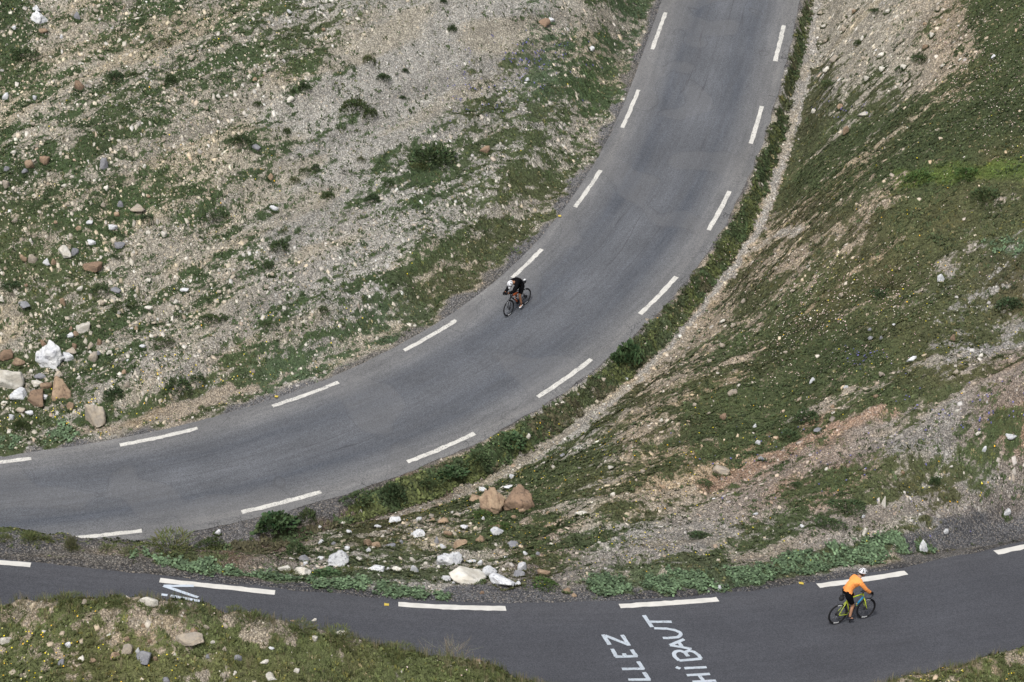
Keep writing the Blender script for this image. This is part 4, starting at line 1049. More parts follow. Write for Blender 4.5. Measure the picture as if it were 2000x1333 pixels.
# turf growing up against the rocks
FT = np.array([f for f in FOOT if f[2] > .2]); nr = 26
a_ = rng.uniform(-2.6, -.5, (len(FT), nr)) ; a_[:, ::4] = rng.uniform(0, 6.28, a_[:, ::4].shape)
rx = (FT[:, 0:1]+np.cos(a_)*FT[:, 2:3]*.52*rng.uniform(.85, 1.25, a_.shape)).ravel(); ry = (FT[:, 1:2]+np.sin(a_)*FT[:, 3:4]*.52*rng.uniform(.85, 1.3, a_.shape)).ravel()
tn2 = samp(tone, rx, ry); n = len(rx); lv = np.repeat(tn2[:, None, :], NL*4, 1)*rng.uniform(.6, 1.4, (n, NL, 1)).repeat(4, 1)
scatter('rock_foot_turf', tp, tF, rx, ry, land_s(rx, ry), rng.uniform(.05, .12, n), lv, m_leaf, 'short turf and herbs growing up against the rocks', 'ground cover')

# ------------------------------------------------------------ single bushes and tussocks
def leafdome(name, n, seed, tone_, leaf=.10, narrow=.5, upright=0.0, rim=.25):
    g = np.random.default_rng(seed); V = []; Cc = []
    lob = g.uniform(0, 6.283, 4)
    for i in range(n):
        a = g.uniform(0, 6.283); q = math.sqrt(g.uniform(0, 1)); ed = 1+.22*math.sin(2*a+lob[0])+.15*math.sin(3*a+lob[1])+.1*math.sin(5*a+lob[2])
        if g.random() < rim*.3: q *= 1.2
        top = math.sqrt(max(0, 1-min(q, 1)**2)); hz = top*g.uniform(.35, 1.0)*(1+.2*math.sin(4*a+lob[3])); c0 = np.array([math.cos(a)*q*ed*.5, math.sin(a)*q*ed*.5, hz*.5+.02])
        out = np.array([math.cos(a)*q, math.sin(a)*q, .5+upright+top*.5]); out /= np.linalg.norm(out); out = out+g.normal(0, .35, 3); out /= np.linalg.norm(out)
        side = np.cross(out, g.normal(0, 1, 3)); side /= np.linalg.norm(side); L = leaf*g.uniform(.6, 1.4)
        V += [c0-side*L*narrow*.5, c0+side*L*narrow*.5, c0+out*L+side*L*narrow*.35, c0+out*L-side*L*narrow*.35]
        k = g.uniform(.55, 1.5); Cc += [np.array(tone_)*k*np.array([1+g.normal(0, .12), 1, 1])]*4
    return mesh_np(name, np.array(V), np.arange(n*4).reshape(n, 4), m_leaf, cols=np.clip(np.array(Cc), 0, 1))
BUSH = {
 'dark': [leafdome('bush', 900, 1, (.054,.080,.033), .075), leafdome('bush', 800, 2, (.060,.084,.032), .09, .35, .3), leafdome('bush', 900, 3, (.050,.076,.034), .07, .7)],
 'bright': [leafdome('bush', 800, 5, (.060,.100,.026), .08, .45, .2)],
 'broad': [leafdome('bush', 560, 6, (.060,.100,.042), .12, .9)],
 'tuss': [leafdome('grass_tussock', 460, 7, (.095,.110,.040), .20, .09, .5), leafdome('grass_tussock', 420, 8, (.120,.122,.060), .34, .06, 1.1), leafdome('grass_tussock', 260, 10, (.24,.21,.14), .40, .009, .9)],
 'olive': [leafdome('bush', 800, 9, (.085,.098,.038), .07, .4)]}
def bush(u, v, w, h, kind, label, name='bush', cat='bush', k=None):
    p, Z = hit(u, v); Wm = w*Z/F*1.05; dep = Wm*.9; hh = max((h*Z/F-dep*.47*.6)/.88, Wm*.24)*1.7
    arr = BUSH[kind]; me = arr[(k if k is not None else random.randint(0, 9)) % len(arr)]
    p = p+np.array([0, dep*.18, 0]); zg = land_s(np.array([p[0]]), np.array([p[1]]))[0]
    return link(name, me, label=label, cat=cat, loc=(p[0], p[1], zg-.03), rot=(0, 0, random.uniform(0, 6.28)), scale=(Wm, dep, hh))
for a in [
 (45,118,46,28,'dark','large dark green bush near the top left corner'),
 (333,166,28,26,'dark','round dark bush on the upper left scree'),
 (225,158,38,24,'dark','spreading dark bush left of the round one, upper left'),
 (262,148,20,12,'dark','low green bush at the right end of the spreading one'),
 (320,90,44,22,'olive','pale green bush above the round dark bush'),
 (592,178,24,20,'dark','dark bush on the pale scree above the middle'),
 (572,182,10,9,'dark','tiny bush at the left of the dark one on pale scree'),
 (470,288,38,30,'dark','slanted long bush in the middle of the left scree'),
 (692,222,44,38,'dark','large bush on the grey scree flecked with yellow flowers'),
 (722,232,30,28,'dark','slender bush right of the large one on the grey scree'),
 (503,210,16,14,'dark','small bush half way between two larger ones, left scree'),
 (748,160,24,18,'dark','compact bush on pale scree near the top middle'),
 (720,124,26,22,'olive','yellow-green cushion plant on the pale scree'),
 (791,143,12,12,'dark','tiny bush right of the compact one on pale scree'),
 (883,64,15,20,'dark','upright dark bush beside pale scree near the top'),
 (866,8,12,12,'dark','small bush at the top photo edge on the scree'),
 (786,194,12,11,'dark','small round bush below the compact one'),
 (640,388,22,18,'dark','round bush in the middle of the lower scree'),
 (727,396,30,22,'dark','bush left of the biggest scree bush, beneath it'),
 (845,322,70,52,'dark','biggest dark bush on the scree, left of the far road bend'),
 (820,332,30,20,'olive','olive bush at the left foot of the biggest scree bush'),
 (760,366,24,18,'dark','small bush between the biggest bush and its lower neighbour'),
 (705,318,16,16,'olive','pale round cushion left of the biggest scree bush'),
 (616,332,20,14,'dark','low bush on the lower scree, upper of two'),
 (560,262,16,16,'dark','small bush above the yellow-flowered one'),
 (596,340,26,16,'dark','wide low bush right of the yellow-flowered one'),
 (575,360,22,18,'olive','bush dotted with yellow flowers on the left scree'),
 (545,490,40,28,'dark','dark bush on the pale lower scree'),
 (523,524,26,18,'dark','small bush just below the dark one on lower scree'),
 (555,455,16,10,'olive','little olive plant above the dark bush on lower scree'),
 (410,634,34,24,'dark','spreading bush low on the scree'),
 (436,628,20,14,'dark','small bush at the right of the spreading one'),
 (412,432,46,20,'dark','wide dark bush in the middle left among yellow flowers'),
 (285,432,34,14,'dark','flat dark bush left of the wide one'),
 (525,640,34,16,'dark','elongated bush near the bottom of the pale scree'),
 (630,612,24,16,'dark','small bush close to the inner road edge'),
 (345,768,60,36,'dark','large leafy bush uphill from the tan dirt strip'),
 (385,748,36,22,'dark','smaller bush joined to the right of the leafy one'),
 (222,778,38,24,'dark','dark bush above the yellow-flowered grass'),
 (320,676,42,24,'dark','dark herb clump in the grass left of the scree foot'),
 (195,574,40,22,'dark','dark clump right of the long brown rock'),
 (240,606,44,20,'dark','broad dark clump above the broad cream rock'),
 (40,842,28,28,'dark','dark bush beside the road at lower left'),
 (20,566,40,18,'dark','dark clump at the left photo edge'),
 (230,506,20,10,'dark','small herb clump on the left slope near the dull slab'),
 (1228,714,46,46,'broad','tall leafy plant on the verge beside the gravel ditch'),
 (1203,704,22,18,'broad','broad-leaved plant left of the tall leafy one'),
 (766,988,44,48,'dark','dark fern-like tussock on the verge above the gully'),
 (538,1042,64,44,'broad','large round leafy bush at the far road edge'),
 (600,1020,40,30,'dark','dark herbs right of the large round bush'),
 (578,1082,46,34,'dark','drooping green bush in the gully'),
 (932,916,54,34,'dark','yellow-flecked dark bush at the end of the ditch verge'),
 (1000,872,50,28,'broad','broad-leaved bush on the verge above an outer dash'),
 (880,935,50,26,'broad','leafy mass on the verge left of the yellow-flecked bush'),
 (838,955,46,26,'dark','dark leafy mass on the verge right of the fern-like tussock'),
 (700,985,60,24,'dark','reddish-green herbs on the verge left of the fern-like tussock'),
 (410,1072,44,28,'dark','leafy clump on the lip left of the white edge rock'),
 (1930,392,64,36,'dark','large dark bush at the right edge on the upper meadow'),
 (1580,824,50,34,'dark','dark overhanging shrub beside white gravel on the right slope'),
 (1975,606,50,32,'dark','dark bush at the right photo edge in the meadow'),
 (1720,580,36,16,'dark','dark herbs on the upper meadow'),
 (1545,860,40,24,'dark','dark shrub left of the orange scree'),
 (1365,1052,40,22,'dark','yellow-dotted bush on the slope above the leafy band'),
 (1375,950,34,16,'dark','low dark bush above the grey scree'),
 (1555,952,26,14,'dark','small olive bush on the lower right slope'),
 (1620,1030,50,22,'dark','dark scrub patch above the leafy band'),
 (1660,1000,60,26,'dark','dark scrub in front of the pale upright stone'),
 (1825,950,24,22,'dark','dark round bush at right on the scree'),
 (944,1010,38,18,'bright','bright green bush below the orange boulders'),
 (980,1036,38,22,'bright','bright green bush right of the white rock below the boulders'),
 (1065,1148,46,24,'bright','green bush right of the triangular white boulder'),
 (935,1142,34,12,'bright','bright herbs in front of the biggest white boulder'),
 (1800,352,60,18,'bright','bright green herb patch on the upper meadow'),
 (1895,345,60,16,'bright','bright green herbs left of the large dark meadow bush'),
 (640,1128,50,20,'broad','grey-green leafy clump by the speckled white boulder'),
 (1710,26,20,14,'dark','dark tuft on the tan scree at the top right'),
 (1800,122,34,22,'dark','dark bush on the tan scree at right'),
 (1676,90,14,16,'dark','little bush in the middle of the tan scree'),
 (1760,140,26,14,'dark','grassy tuft left of the dark bush on tan scree'),
 (1620,170,36,12,'dark','low grass patch at the foot of the tan scree')]: bush(*a)
for a in [
 (60,1060,34,26,0,'pale grass tuft on the crest at left, against the far road'),
 (138,1074,20,26,1,'tall pale tuft on the crest beside the hidden outer dash'),
 (145,1076,22,14,0,'low tuft in front of the tall pale one on the crest'),
 (10,1056,26,16,0,'grass tuft on the crest at the left photo edge'),
 (92,1056,18,12,0,'short tuft on the crest between two taller ones'),
 (208,1076,26,14,0,'yellow-green tuft on the crest right of the pale tufts'),
 (252,1084,32,18,0,'bushy yellow tuft at the start of the leafy band'),
 (330,1076,90,20,0,'wide strip of yellowish grass above the leafy band'),
 (560,1126,40,22,0,'yellow-green tussock at the leafy band by the split rock'),
 (680,1122,40,16,0,'yellow-green tussock right of the speckled white boulder'),
 (1740,560,50,24,1,'pale brushed grass tussock on the upper meadow'),
 (130,1182,50,26,0,'green tussock on the foreground crest at the left'),
 (235,1188,46,26,0,'green tussock left of the light flat crest rock'),
 (20,1208,50,26,0,'green tussock at the left end of the foreground crest'),
 (330,1200,34,26,0,'green tussock just right of the light flat crest rock'),
 (385,1200,40,20,0,'green tussock on the crest below the ViN letters'),
 (458,1196,34,16,0,'dark green tussock on the crest past the ViN letters'),
 (495,1224,50,36,0,'tall tussock on the crest right of the bare soil'),
 (580,1236,60,22,0,'wide tussock further right on the foreground crest'),
 (660,1252,60,26,0,'tussock with dry stalks on the foreground crest'),
 (770,1282,60,22,0,'tussock near the dry stalks patch on the crest'),
 (880,1292,80,34,2,'patch of tall dry grass stalks standing above the near road')]:
    u, v, w, h, k, l = a; bush(u, v, w, h, 'tuss', l, 'grass_tussock', 'grass tussock', k)

# ------------------------------------------------------------ bicycles and riders
import bmesh
class MB:
    def __init__(s): s.V = []; s.F = []; s.n = 0
    def add(s, V, Fq): s.V.append(np.asarray(V, float)); s.F += [[i+s.n for i in f] for f in Fq]; s.n += len(V)
    def tube(s, pts, rad, k=10, close=False, squash=1.0):
        P = [Vector(p) for p in pts]; n = len(P); rad = [rad]*n if isinstance(rad, (int, float)) else rad; V = []
        up0 = None
        for i in range(n):
            a = P[(i-1) % n] if (close or i > 0) else P[i]; b = P[(i+1) % n] if (close or i < n-1) else P[i]
            t = (b-a).normalized()
            ref = Vector((0, 1, 0)) if abs(t.y) < .9 else Vector((0, 0, 1))
            x = t.cross(ref).normalized(); y = x.cross(t).normalized()
            for j in range(k):
                an = 2*math.pi*j/k; V.append(P[i]+(x*math.cos(an)+y*math.sin(an)*squash)*rad[i])
        Fq = []
        m = n if close else n-1
        for i in range(m):
            for j in range(k):
                i2 = (i+1) % n; j2 = (j+1) % k; Fq.append([i*k+j, i*k+j2, i2*k+j2, i2*k+j])
        if not close: Fq += [list(range(k))[::-1], [(n-1)*k+j for j in range(k)]]
        s.add([v[:] for v in V], Fq)
    def ball(s, c, r, k=12):
        V = []; Fq = []; h = k//2+1; r = (r, r, r) if isinstance(r, (int, float)) else r
        for i in range(h+1):
            t = math.pi*i/h
            for j in range(k): a = 2*math.pi*j/k; V.append((c[0]+r[0]*math.sin(t)*math.cos(a), c[1]+r[1]*math.sin(t)*math.sin(a), c[2]+r[2]*math.cos(t)))
        for i in range(h):
            for j in range(k): Fq.append([i*k+j, (i+1)*k+j, (i+1)*k+(j+1) % k, i*k+(j+1) % k])
        s.add(V, Fq)
    def build(s, name, mat, parent=None, smooth=True, **kw):
        me = bpy.data.meshes.new(name); me.from_pydata([tuple(v) for v in np.vstack(s.V)], [], s.F); me.update()
        if smooth: me.polygons.foreach_set('use_smooth', [True]*len(me.polygons))
        me.materials.append(mat); return link(name, me, parent, **kw)
M_ = dict(
 tyre=simple('tyre_rubber', (.012,.012,.013), .75), rim=simple('carbon_rim', (.016,.016,.018), .35), spoke=simple('steel_spoke', (.30,.30,.31), .35, .6),
 decal=simple('rim_decal', (.62,.62,.62), .5), yellow=simple('fluo_frame', (.52,.62,.045), .3, spec=.5), blue=simple('blue_paint', (.02,.22,.42), .35), teal=simple('teal_paint', (.04,.32,.25), .35),
 black=simple('black_paint', (.014,.014,.016), .4), matt=simple('matt_black', (.018,.018,.02), .8), metal=simple('dark_metal', (.06,.06,.065), .4, .5), bronze=simple('tan_frame', (.28,.17,.08), .4),
 skin=simple('skin', (.42,.22,.13), .6), skin2=simple('tanned_skin', (.33,.16,.09), .6), orange=simple('orange_jacket', (.98,.36,.10), .85, spec=.1), orange2=simple('orange_bag', (.55,.12,.03), .7),
 lycra=simple('black_lycra', (.004,.004,.005), .9, spec=.12), white=simple('white_shell', (.78,.78,.80), .35), whitecloth=simple('white_cloth', (.75,.75,.76), .8), hair=simple('dark_hair', (.03,.018,.012), .8), lens=simple('dark_lens', (.02,.02,.025), .15), grey=simple('grey_cloth', (.16,.16,.17), .8), shoe=simple('dark_shoe', (.03,.03,.04), .5))
WR = .335
def wheel(parent, x, y=0.0, label=None, steer=0.0, yellow=False):
    w = link('wheel', None, parent, loc=(x, y, WR), rot=(0, 0, steer))
    def circ(r, n=48, z=0): return [(r*math.cos(2*math.pi*i/n), z, r*math.sin(2*math.pi*i/n)) for i in range(n)]
    m = MB(); m.tube(circ(WR-.0145), .0145, 8, True); m.build('tyre', M_['tyre'], w)
    m = MB(); m.tube(circ(WR-.047), .021, 8, True, squash=.5); m.build('rim', M_['rim'], w)
    m = MB()
    for k in range(20):
        a = 2*math.pi*k/20; sd_ = .022*(-1)**k; m.tube([(.02*math.cos(a+.8), sd_, .02*math.sin(a+.8)), (.285*math.cos(a), 0, .285*math.sin(a))], .0018, 4)
    m.build('spokes', M_['spoke'], w)
    m = MB(); m.tube([(0,-.05,0),(0,-.03,0),(0,.03,0),(0,.05,0)], [.012,.024,.024,.012], 12); m.build('hub', M_['metal'], w)
    m = MB(); m.tube([(0,.040,0),(0,.043,0)], .075, 20); m.build('brake_disc', M_['metal'], w)
    for a0 in ((4.35, 5.0), (1.2, 1.75)):
        m = MB(); m.tube([((WR-.045)*math.cos(a), 0, (WR-.045)*math.sin(a)) for a in np.linspace(*a0, 9)], .0225, 8, squash=.54); m.build('rim_decal', M_['decal'], w)
    return w
def bicycle(label, frame, second, steer, crank_deg, aero=False):
    t = link('road_bicycle', None, label=label, cat='bicycle')
    RH, FH, BB = (0, 0, WR), (1.0, 0, WR), (.41, 0, .275); ST, HT, HB = (.24, 0, .82), (.80, 0, .885), (.845, 0, .735)
    m = MB(); m.tube([BB, ST], .017); m.tube([(.25,0,.79), (.79,0,.865)], [.017,.021]); m.tube([HT, HB], .023)
    for s in (-1, 1):
        m.tube([(BB[0]-.02, s*.03, BB[2]), (.10, s*.062, WR-.02), (0, s*.062, WR)], [.012,.010,.009], 8); m.tube([(.262, s*.012, .74), (.0, s*.062, WR)], [.010,.009], 8)
    m.ball(BB, (.035,.04,.035)); fr = m.build('frame', frame, t)
    m = MB(); m.tube([(.835,0,.765), (.63,0,.53)], [.027,.028]); m.build('down_tube', second, t)
    m = MB(); m.tube([(.63,0,.53), BB], [.028,.027]); m.build('down_tube', frame, t)
    fk = link('fork', None, t)
    m = MB(); m.tube([HB, (.868,0,.69)], .024)
    for s in (-1, 1): m.tube([(.866, s*.015, .70), (.885, s*.048, .64), (.955, s*.056, .43), (1.0, s*.056, WR)], [.017,.016,.012,.009], 8)
    m.build('fork_blades', frame, fk)
    wheel(t, 0); wheel(t, 1.0, steer=steer)
    m = MB(); m.tube([ST, (.205,0,.955)], .0135); m.build('seat_post', M_['matt'], t)
    m = MB(); m.tube([(.06,0,.985),(.10,0,.99),(.18,0,.985),(.26,0,.982),(.335,0,.975)], [.035,.066,.055,.026,.016], 12, squash=1); 
    for a in m.V: a[:, 2] = (a[:, 2]-.982)*.35+.978
    m.build('saddle', M_['matt'], t)
    hb = link('handlebar', None, t)
    m = MB(); m.tube([HT, (.785,0,.925), (.885,0,.945)], [.02,.018,.016]); m.build('stem', M_['matt'], hb)
    m = MB()
    for s in (-1, 1):
        m.tube([(.885,0,.945),(.885,s*.14,.945),(.895,s*.20,.945),(.955,s*.205,.94),(.985,s*.205,.90),(.975,s*.208,.85),(.93,s*.21,.815),(.87,s*.212,.81)], .0145, 8)
        m.tube([(.955,s*.205,.95),(1.0,s*.205,.965),(1.02,s*.205,.995)], [.017,.016,.011], 8); m.tube([(1.01,s*.205,.96),(1.03,s*.206,.90),(1.01,s*.207,.85)], .006, 6)
    if aero:
        for s in (-1, 1): m.tube([(.87,s*.10,.99),(1.02,s*.07,1.0),(1.14,s*.055,1.03),(1.18,s*.05,1.08)], .011, 8); m.tube([(.83,s*.115,1.0),(.90,s*.115,1.0)], [.045,.045], 8, squash=.3)
    m.build('drop_bar', M_['matt'], hb)
    cr = link('crankset', None, t, loc=BB, rot=(0, R(crank_deg), 0))
    m = MB(); m.tube([(0,-.045,0),(0,-.048,0)], .092, 28); m.tube([(0,-.06,0),(0,.06,0)], .014); m.build('chainring', M_['metal'], cr)
    for s in (-1, 1):
        m = MB(); m.tube([(0,s*.06,0),(s*-.17,s*.07,0)], [.015,.011], 8); m.build('crank', M_['black'], cr)
        m = MB(); m.tube([(s*-.17-.045,s*.115,0),(s*-.17+.045,s*.115,0)], [.022,.022], 8, squash=.5) ; m.tube([(s*-.17,s*.07,0),(s*-.17,s*.14,0)], .008, 6); m.build('pedal', M_['black'], cr)
    m = MB(); m.tube([(.41,-.047,.365),(0,-.047,WR+.035)], .005, 6); m.tube([(.41,-.047,.183),(.03,-.047,WR-.13),(0.0,-.047,WR-.06)], .005, 6); m.build('chain', M_['metal'], t)
    m = MB(); m.tube([(0,-.05,0+WR),(0,-.035,0+WR)], [.05,.03], 16); m.tube([(0,-.055,WR-.03),(.03,-.055,WR-.12),(.01,-.052,WR-.14)], [.014,.016,.012], 8); m.build('rear_derailleur', M_['metal'], t)
    m = MB(); m.tube([(.50,0,.36),(.575,0,.46)], [.008,.008], 6); m.tube([(.49,.03,.38),(.60,.035,.52)], .004, 6); m.tube([(.49,-.03,.38),(.60,-.035,.52)], .004, 6); m.build('bottle_cage', M_['black'], t)
    return t
def skin_mesh(name, nodes, edges, mat, parent=None, lvl=2, extra=None, **kw):
    """nodes: {key: (co, radius)} grown as one continuous surface"""
    ks = list(nodes); me = bpy.data.meshes.new(name); me.from_pydata([nodes[k][0] for k in ks], [(ks.index(a), ks.index(b)) for a, b in edges], [])
    o = bpy.data.objects.new(name, me); col.objects.link(o)
    md = o.modifiers.new('s', 'SKIN'); md.use_smooth_shade = True
    for i, k in enumerate(ks):
        r_ = nodes[k][1]; me.skin_vertices[0].data[i].radius = r_ if isinstance(r_, tuple) else (r_, r_); me.skin_vertices[0].data[i].use_root = (i == 0)
    sb_ = o.modifiers.new('u', 'SUBSURF'); sb_.levels = lvl; sb_.render_levels = lvl
    dg = bpy.context.evaluated_depsgraph_get(); ev = o.evaluated_get(dg); m2 = bpy.data.meshes.new_from_object(ev)
    o.modifiers.clear(); bm = bmesh.new(); bm.from_mesh(m2)
    if extra: extra(bm)
    out = bpy.data.meshes.new(name); bm.to_mesh(out); bm.free(); out.polygons.foreach_set('use_smooth', [True]*len(out.polygons)); out.materials.clear(); out.materials.append(mat)
    bpy.data.objects.remove(o); return link(name, out, parent, **kw)
def rider(label, J, skin, top, shorts, shoe, sleeve_to, glove, beard=None, cloth_back=None):
    """J: joints in bicycle coordinates; both arms and legs keyed with side s (+1 left, -1 right)"""
    N = {'pel': (J['pel'], (.115,.14)), 'wai': (J['wai'], (.105,.135)), 'che': (J['che'], (.115,.155)), 'nb': (J['nb'], .07), 'nk': (J['nk'], .052), 'hd': (J['hd'], .058)}
    Eg = [('pel','wai'),('wai','che'),('che','nb'),('nb','nk'),('nk','hd')]
    for s, n in ((1,'L'),(-1,'R')):
        N['sh'+n] = (J['sh'+n], .058); N['el'+n] = (J['el'+n], .042); N['wr'+n] = (J['wr'+n], .026); N['pa'+n] = (J['pa'+n], (.032,.022))
        N['hi'+n] = (J['hi'+n], .10); N['mt'+n] = (tuple((np.array(J['hi'+n])+np.array(J['kn'+n]))/2), .082); N['kn'+n] = (J['kn'+n], .054)
        N['ca'+n] = (tuple(np.array(J['kn'+n])*.68+np.array(J['an'+n])*.32+np.array([-.015,0,0])), .052); N['an'+n] = (J['an'+n], .034); N['to'+n] = (J['to'+n], (.035,.028))
        Eg += [('che','sh'+n),('sh'+n,'el'+n),('el'+n,'wr'+n),('wr'+n,'pa'+n),('pel','hi'+n),('hi'+n,'mt'+n),('mt'+n,'kn'+n),('kn'+n,'ca'+n),('ca'+n,'an'+n),('an'+n,'to'+n)]
    H = np.array(J['hd']); fwd = np.array(J['look'], float); fwd /= np.linalg.norm(fwd); side = np.array([0, 1.0, 0]); upv = np.cross(fwd, side); upv = upv if upv[2] > 0 else -upv
    def hands(bm, r_k=1.0, only=None):
        tmp = MB()
        for n, s in (('L',1),('R',-1)):
            wr, pa = np.array(J['wr'+n]), np.array(J['pa'+n]); d = (pa-wr)/np.linalg.norm(pa-wr); ac = np.array([0, 1.0, 0]); dn = np.cross(d, ac); dn = dn if dn[2] < 0 else -dn
            for i, (o_, L) in enumerate(((-.027,.070),(-.009,.078),(.009,.074),(.026,.058))):
                b0 = pa+ac*o_*s*-1; tmp.tube([b0-d*.02, b0+d*L*.35, b0+d*L*.5+dn*L*.35, b0+d*L*.3+dn*L*.68], [.0095*r_k,.009*r_k,.0085*r_k,.007*r_k], 7)
            b0 = (wr+pa)/2+ac*(-s)*.024; tmp.tube([b0, b0+d*.03-ac*s*.018+dn*.012, b0+d*.05-ac*s*.01+dn*.038], [.012*r_k,.010*r_k,.008*r_k], 7)
        vs = [bm.verts.new(tuple(v)) for v in np.vstack(tmp.V)]
        for f in tmp.F:
            try: bm.faces.new([vs[i] for i in f])
            except ValueError: pass
    def head(bm):
        tmp = MB(); tmp.ball(tuple(H), 1.0, 24); V = tmp.V[0]-H
        loc = V.copy(); X_ = np.empty_like(V)
        for i, v in enumerate(loc):
            f_, s_, u_ = v[0], v[1], v[2]
            F_ = f_*.098; S_ = s_*.074*(1-.18*max(-u_, 0)); U_ = u_*.118
            if u_ < -.2: F_ += .012*max(f_, 0)
            F_ += .026*math.exp(-((u_+.12)/.17)**2-(s_/.16)**2)*(f_ > .5) - .010*math.exp(-((u_-.12)/.12)**2-((abs(s_)-.38)/.16)**2)*(f_ > .3) + .007*math.exp(-((u_+.46)/.07)**2-(s_/.3)**2)*(f_ > .3)
            X_[i] = H+fwd*F_+side*S_+upv*U_
        vs = [bm.verts.new(tuple(v)) for v in X_]
        for f in tmp.F:
            try: bm.faces.new([vs[i] for i in f])
            except ValueError: pass
        for s in (-1, 1):
            e = MB(); c = H+side*s*.074-upv*.008; e.ball(tuple(c), (.016,.008,.028), 10); vs = [bm.verts.new(tuple(v)) for v in e.V[0]]
            for f in e.F:
                try: bm.faces.new([vs[i] for i in f])
                except ValueError: pass
    body = skin_mesh('person', N, Eg, skin, lvl=3, extra=lambda bm: (hands(bm), head(bm)), label=label, cat='person')
    # clothes: cut from the body surface and set a little outside it
    segs = {}
    for a, b_ in Eg: segs[(a, b_)] = (np.array(N[a][0]), np.array(N[b_][0]))
    me = body.data; Vb = np.empty(len(me.vertices)*3); me.vertices.foreach_get('co', Vb); Vb = Vb.reshape(-1, 3); Nb = np.array([v.normal[:] for v in me.vertices])
    best = np.full(len(Vb), 9.0); own = np.zeros(len(Vb), int); tt = np.zeros(len(Vb)); names = list(segs)
    for i, kx in enumerate(names):
        a, b_ = segs[kx]; d = b_-a; t = np.clip(((Vb-a)@d)/(d@d), 0, 1); dist = np.linalg.norm(Vb-a-t[:, None]*d, axis=1); m_ = dist < best; best[m_] = dist[m_]; own[m_] = i; tt[m_] = t[m_]
    far_head = np.linalg.norm(Vb-H, axis=1) < .135
    ux = np.array(J['che'])-np.array(J['pel']); ux /= np.linalg.norm(ux); along = (Vb-np.array(J['pel']))@ux
    jm = np.zeros(len(Vb), bool); sm_ = np.zeros(len(Vb), bool)
    for i, (a, b_) in enumerate(names):
        o_ = own == i
        if (a, b_) in (('wai','che'),) or a == 'che' and b_ != 'nb': jm |= o_
        if (a, b_) == ('che','nb'): jm |= o_ & (tt < .85)
        if a[:2] == 'sh': jm |= o_ & ((tt < .75) | (sleeve_to == 'wrist'))
        if a[:2] == 'el' and sleeve_to == 'wrist': jm |= o_ & (tt < .93)
        if (a, b_) == ('pel','wai'): jm |= o_ & (along > -.02); sm_ |= o_ & (along < .10)
        if (a[:3] == 'pel' and b_[:2] == 'hi'): sm_ |= o_; jm |= o_ & (along > .03)
        if a[:2] == 'hi': sm_ |= o_
        if a[:2] == 'mt': sm_ |= o_ & (tt < .55)
    jm &= ~far_head
    fs = [tuple(p.vertices) for p in me.polygons]
    for nm, mask, k, mt in (('shorts', sm_, .014, shorts), ('jersey', jm, .022, top)):
        keep = [f for f in fs if all(mask[v] for v in f)]
        ids = sorted({v for f in keep for v in f}); mp = {v: q for q, v in enumerate(ids)}
        wr_ = .005*np.sin(Vb[ids]@np.array([70., 23., 55.]))+.003*np.sin(Vb[ids]@np.array([-40., 90., 66.]))
        m3 = bpy.data.meshes.new(nm); m3.from_pydata([tuple(q) for q in Vb[ids]+Nb[ids]*(k+wr_[:, None])], [], [[mp[v] for v in f] for f in keep]); m3.update()
        m3.polygons.foreach_set('use_smooth', [True]*len(m3.polygons)); m3.materials.append(mt); link(nm, m3, body)
    for n in 'LR':
        a, t_ = np.array(J['an'+n]), np.array(J['to'+n]); d = (t_-a)/np.linalg.norm(t_-a)
        skin_mesh('shoe', {'h': (tuple(a-d*.05+np.array([-.01,0,-.035])), .036), 'm': (tuple(a*.45+t_*.55+np.array([0,0,-.012])), (.043,.034)), 't': (tuple(t_+d*.025), (.036,.024))}, [('h','m'),('m','t')], shoe, body)
        skin_mesh('sock', {'a': (tuple(a+np.array([0,0,-.02])), .040), 'b': (tuple(a*.78+np.array(J['kn'+n])*.22), .043)}, [('a','b')], M_['shoe'] if shoe is M_['shoe'] else M_['lycra'], body, lvl=1)
        wr, pa = np.array(J['wr'+n]), np.array(J['pa'+n])
        skin_mesh('glove', {'a': (tuple(wr*.95+pa*.05), .033), 'b': (tuple(pa), (.042,.032)), 'c': (tuple(pa+(pa-wr)*.35+np.array([0,0,-.012])), (.040,.026))}, [('a','b'),('b','c')], glove, body, extra=lambda bm: hands(bm, 1.25) if n == 'L' else None)
    # helmet: ribbed shell with dark vents
    def shell(r0, ulo, name, mat, gate=None, par=None):
        nu, nv_ = 40, 18; V = []; Fq = []
        for i in range(nv_+1):
            t = math.pi*.56*i/nv_
            for j in range(nu):
                a = 2*math.pi*j/nu; f_, s_, u_ = math.sin(t)*math.cos(a), math.sin(t)*math.sin(a), math.cos(t)
                k = r0*(1+.05*math.cos(s_*16)*(u_ > .1)); V.append(H+upv*.03+fwd*(f_*.138*k-.012)+side*s_*.098*k+upv*u_*.112*k)
        for i in range(nv_):
            for j in range(nu):
                if gate is None or gate(i/nv_, j/nu): Fq.append([i*nu+j, (i+1)*nu+j, (i+1)*nu+(j+1) % nu, i*nu+(j+1) % nu])
        me = bpy.data.meshes.new(name); me.from_pydata([tuple(v) for v in V], [], Fq); me.update(); me.polygons.foreach_set('use_smooth', [True]*len(me.polygons)); me.materials.append(mat); return link(name, me, par)
    vents = lambda i, j: not ((.22 < i < .80) and (int(j*20) % 3 == 1) and not (.46 < i < .54))
    hl = shell(1.0, 0, 'helmet', M_['white'], vents, body); shell(.93, 0, 'helmet_liner', M_['matt'], None, hl)
    m = MB()
    for s in (-1, 1): m.tube([tuple(H+side*s*.083+upv*.03), tuple(H+side*s*.072-upv*.06+fwd*.02), tuple(H-upv*.12+fwd*.045+side*s*.012)], .005, 6)
    m.build('chin_strap', M_['matt'], body)
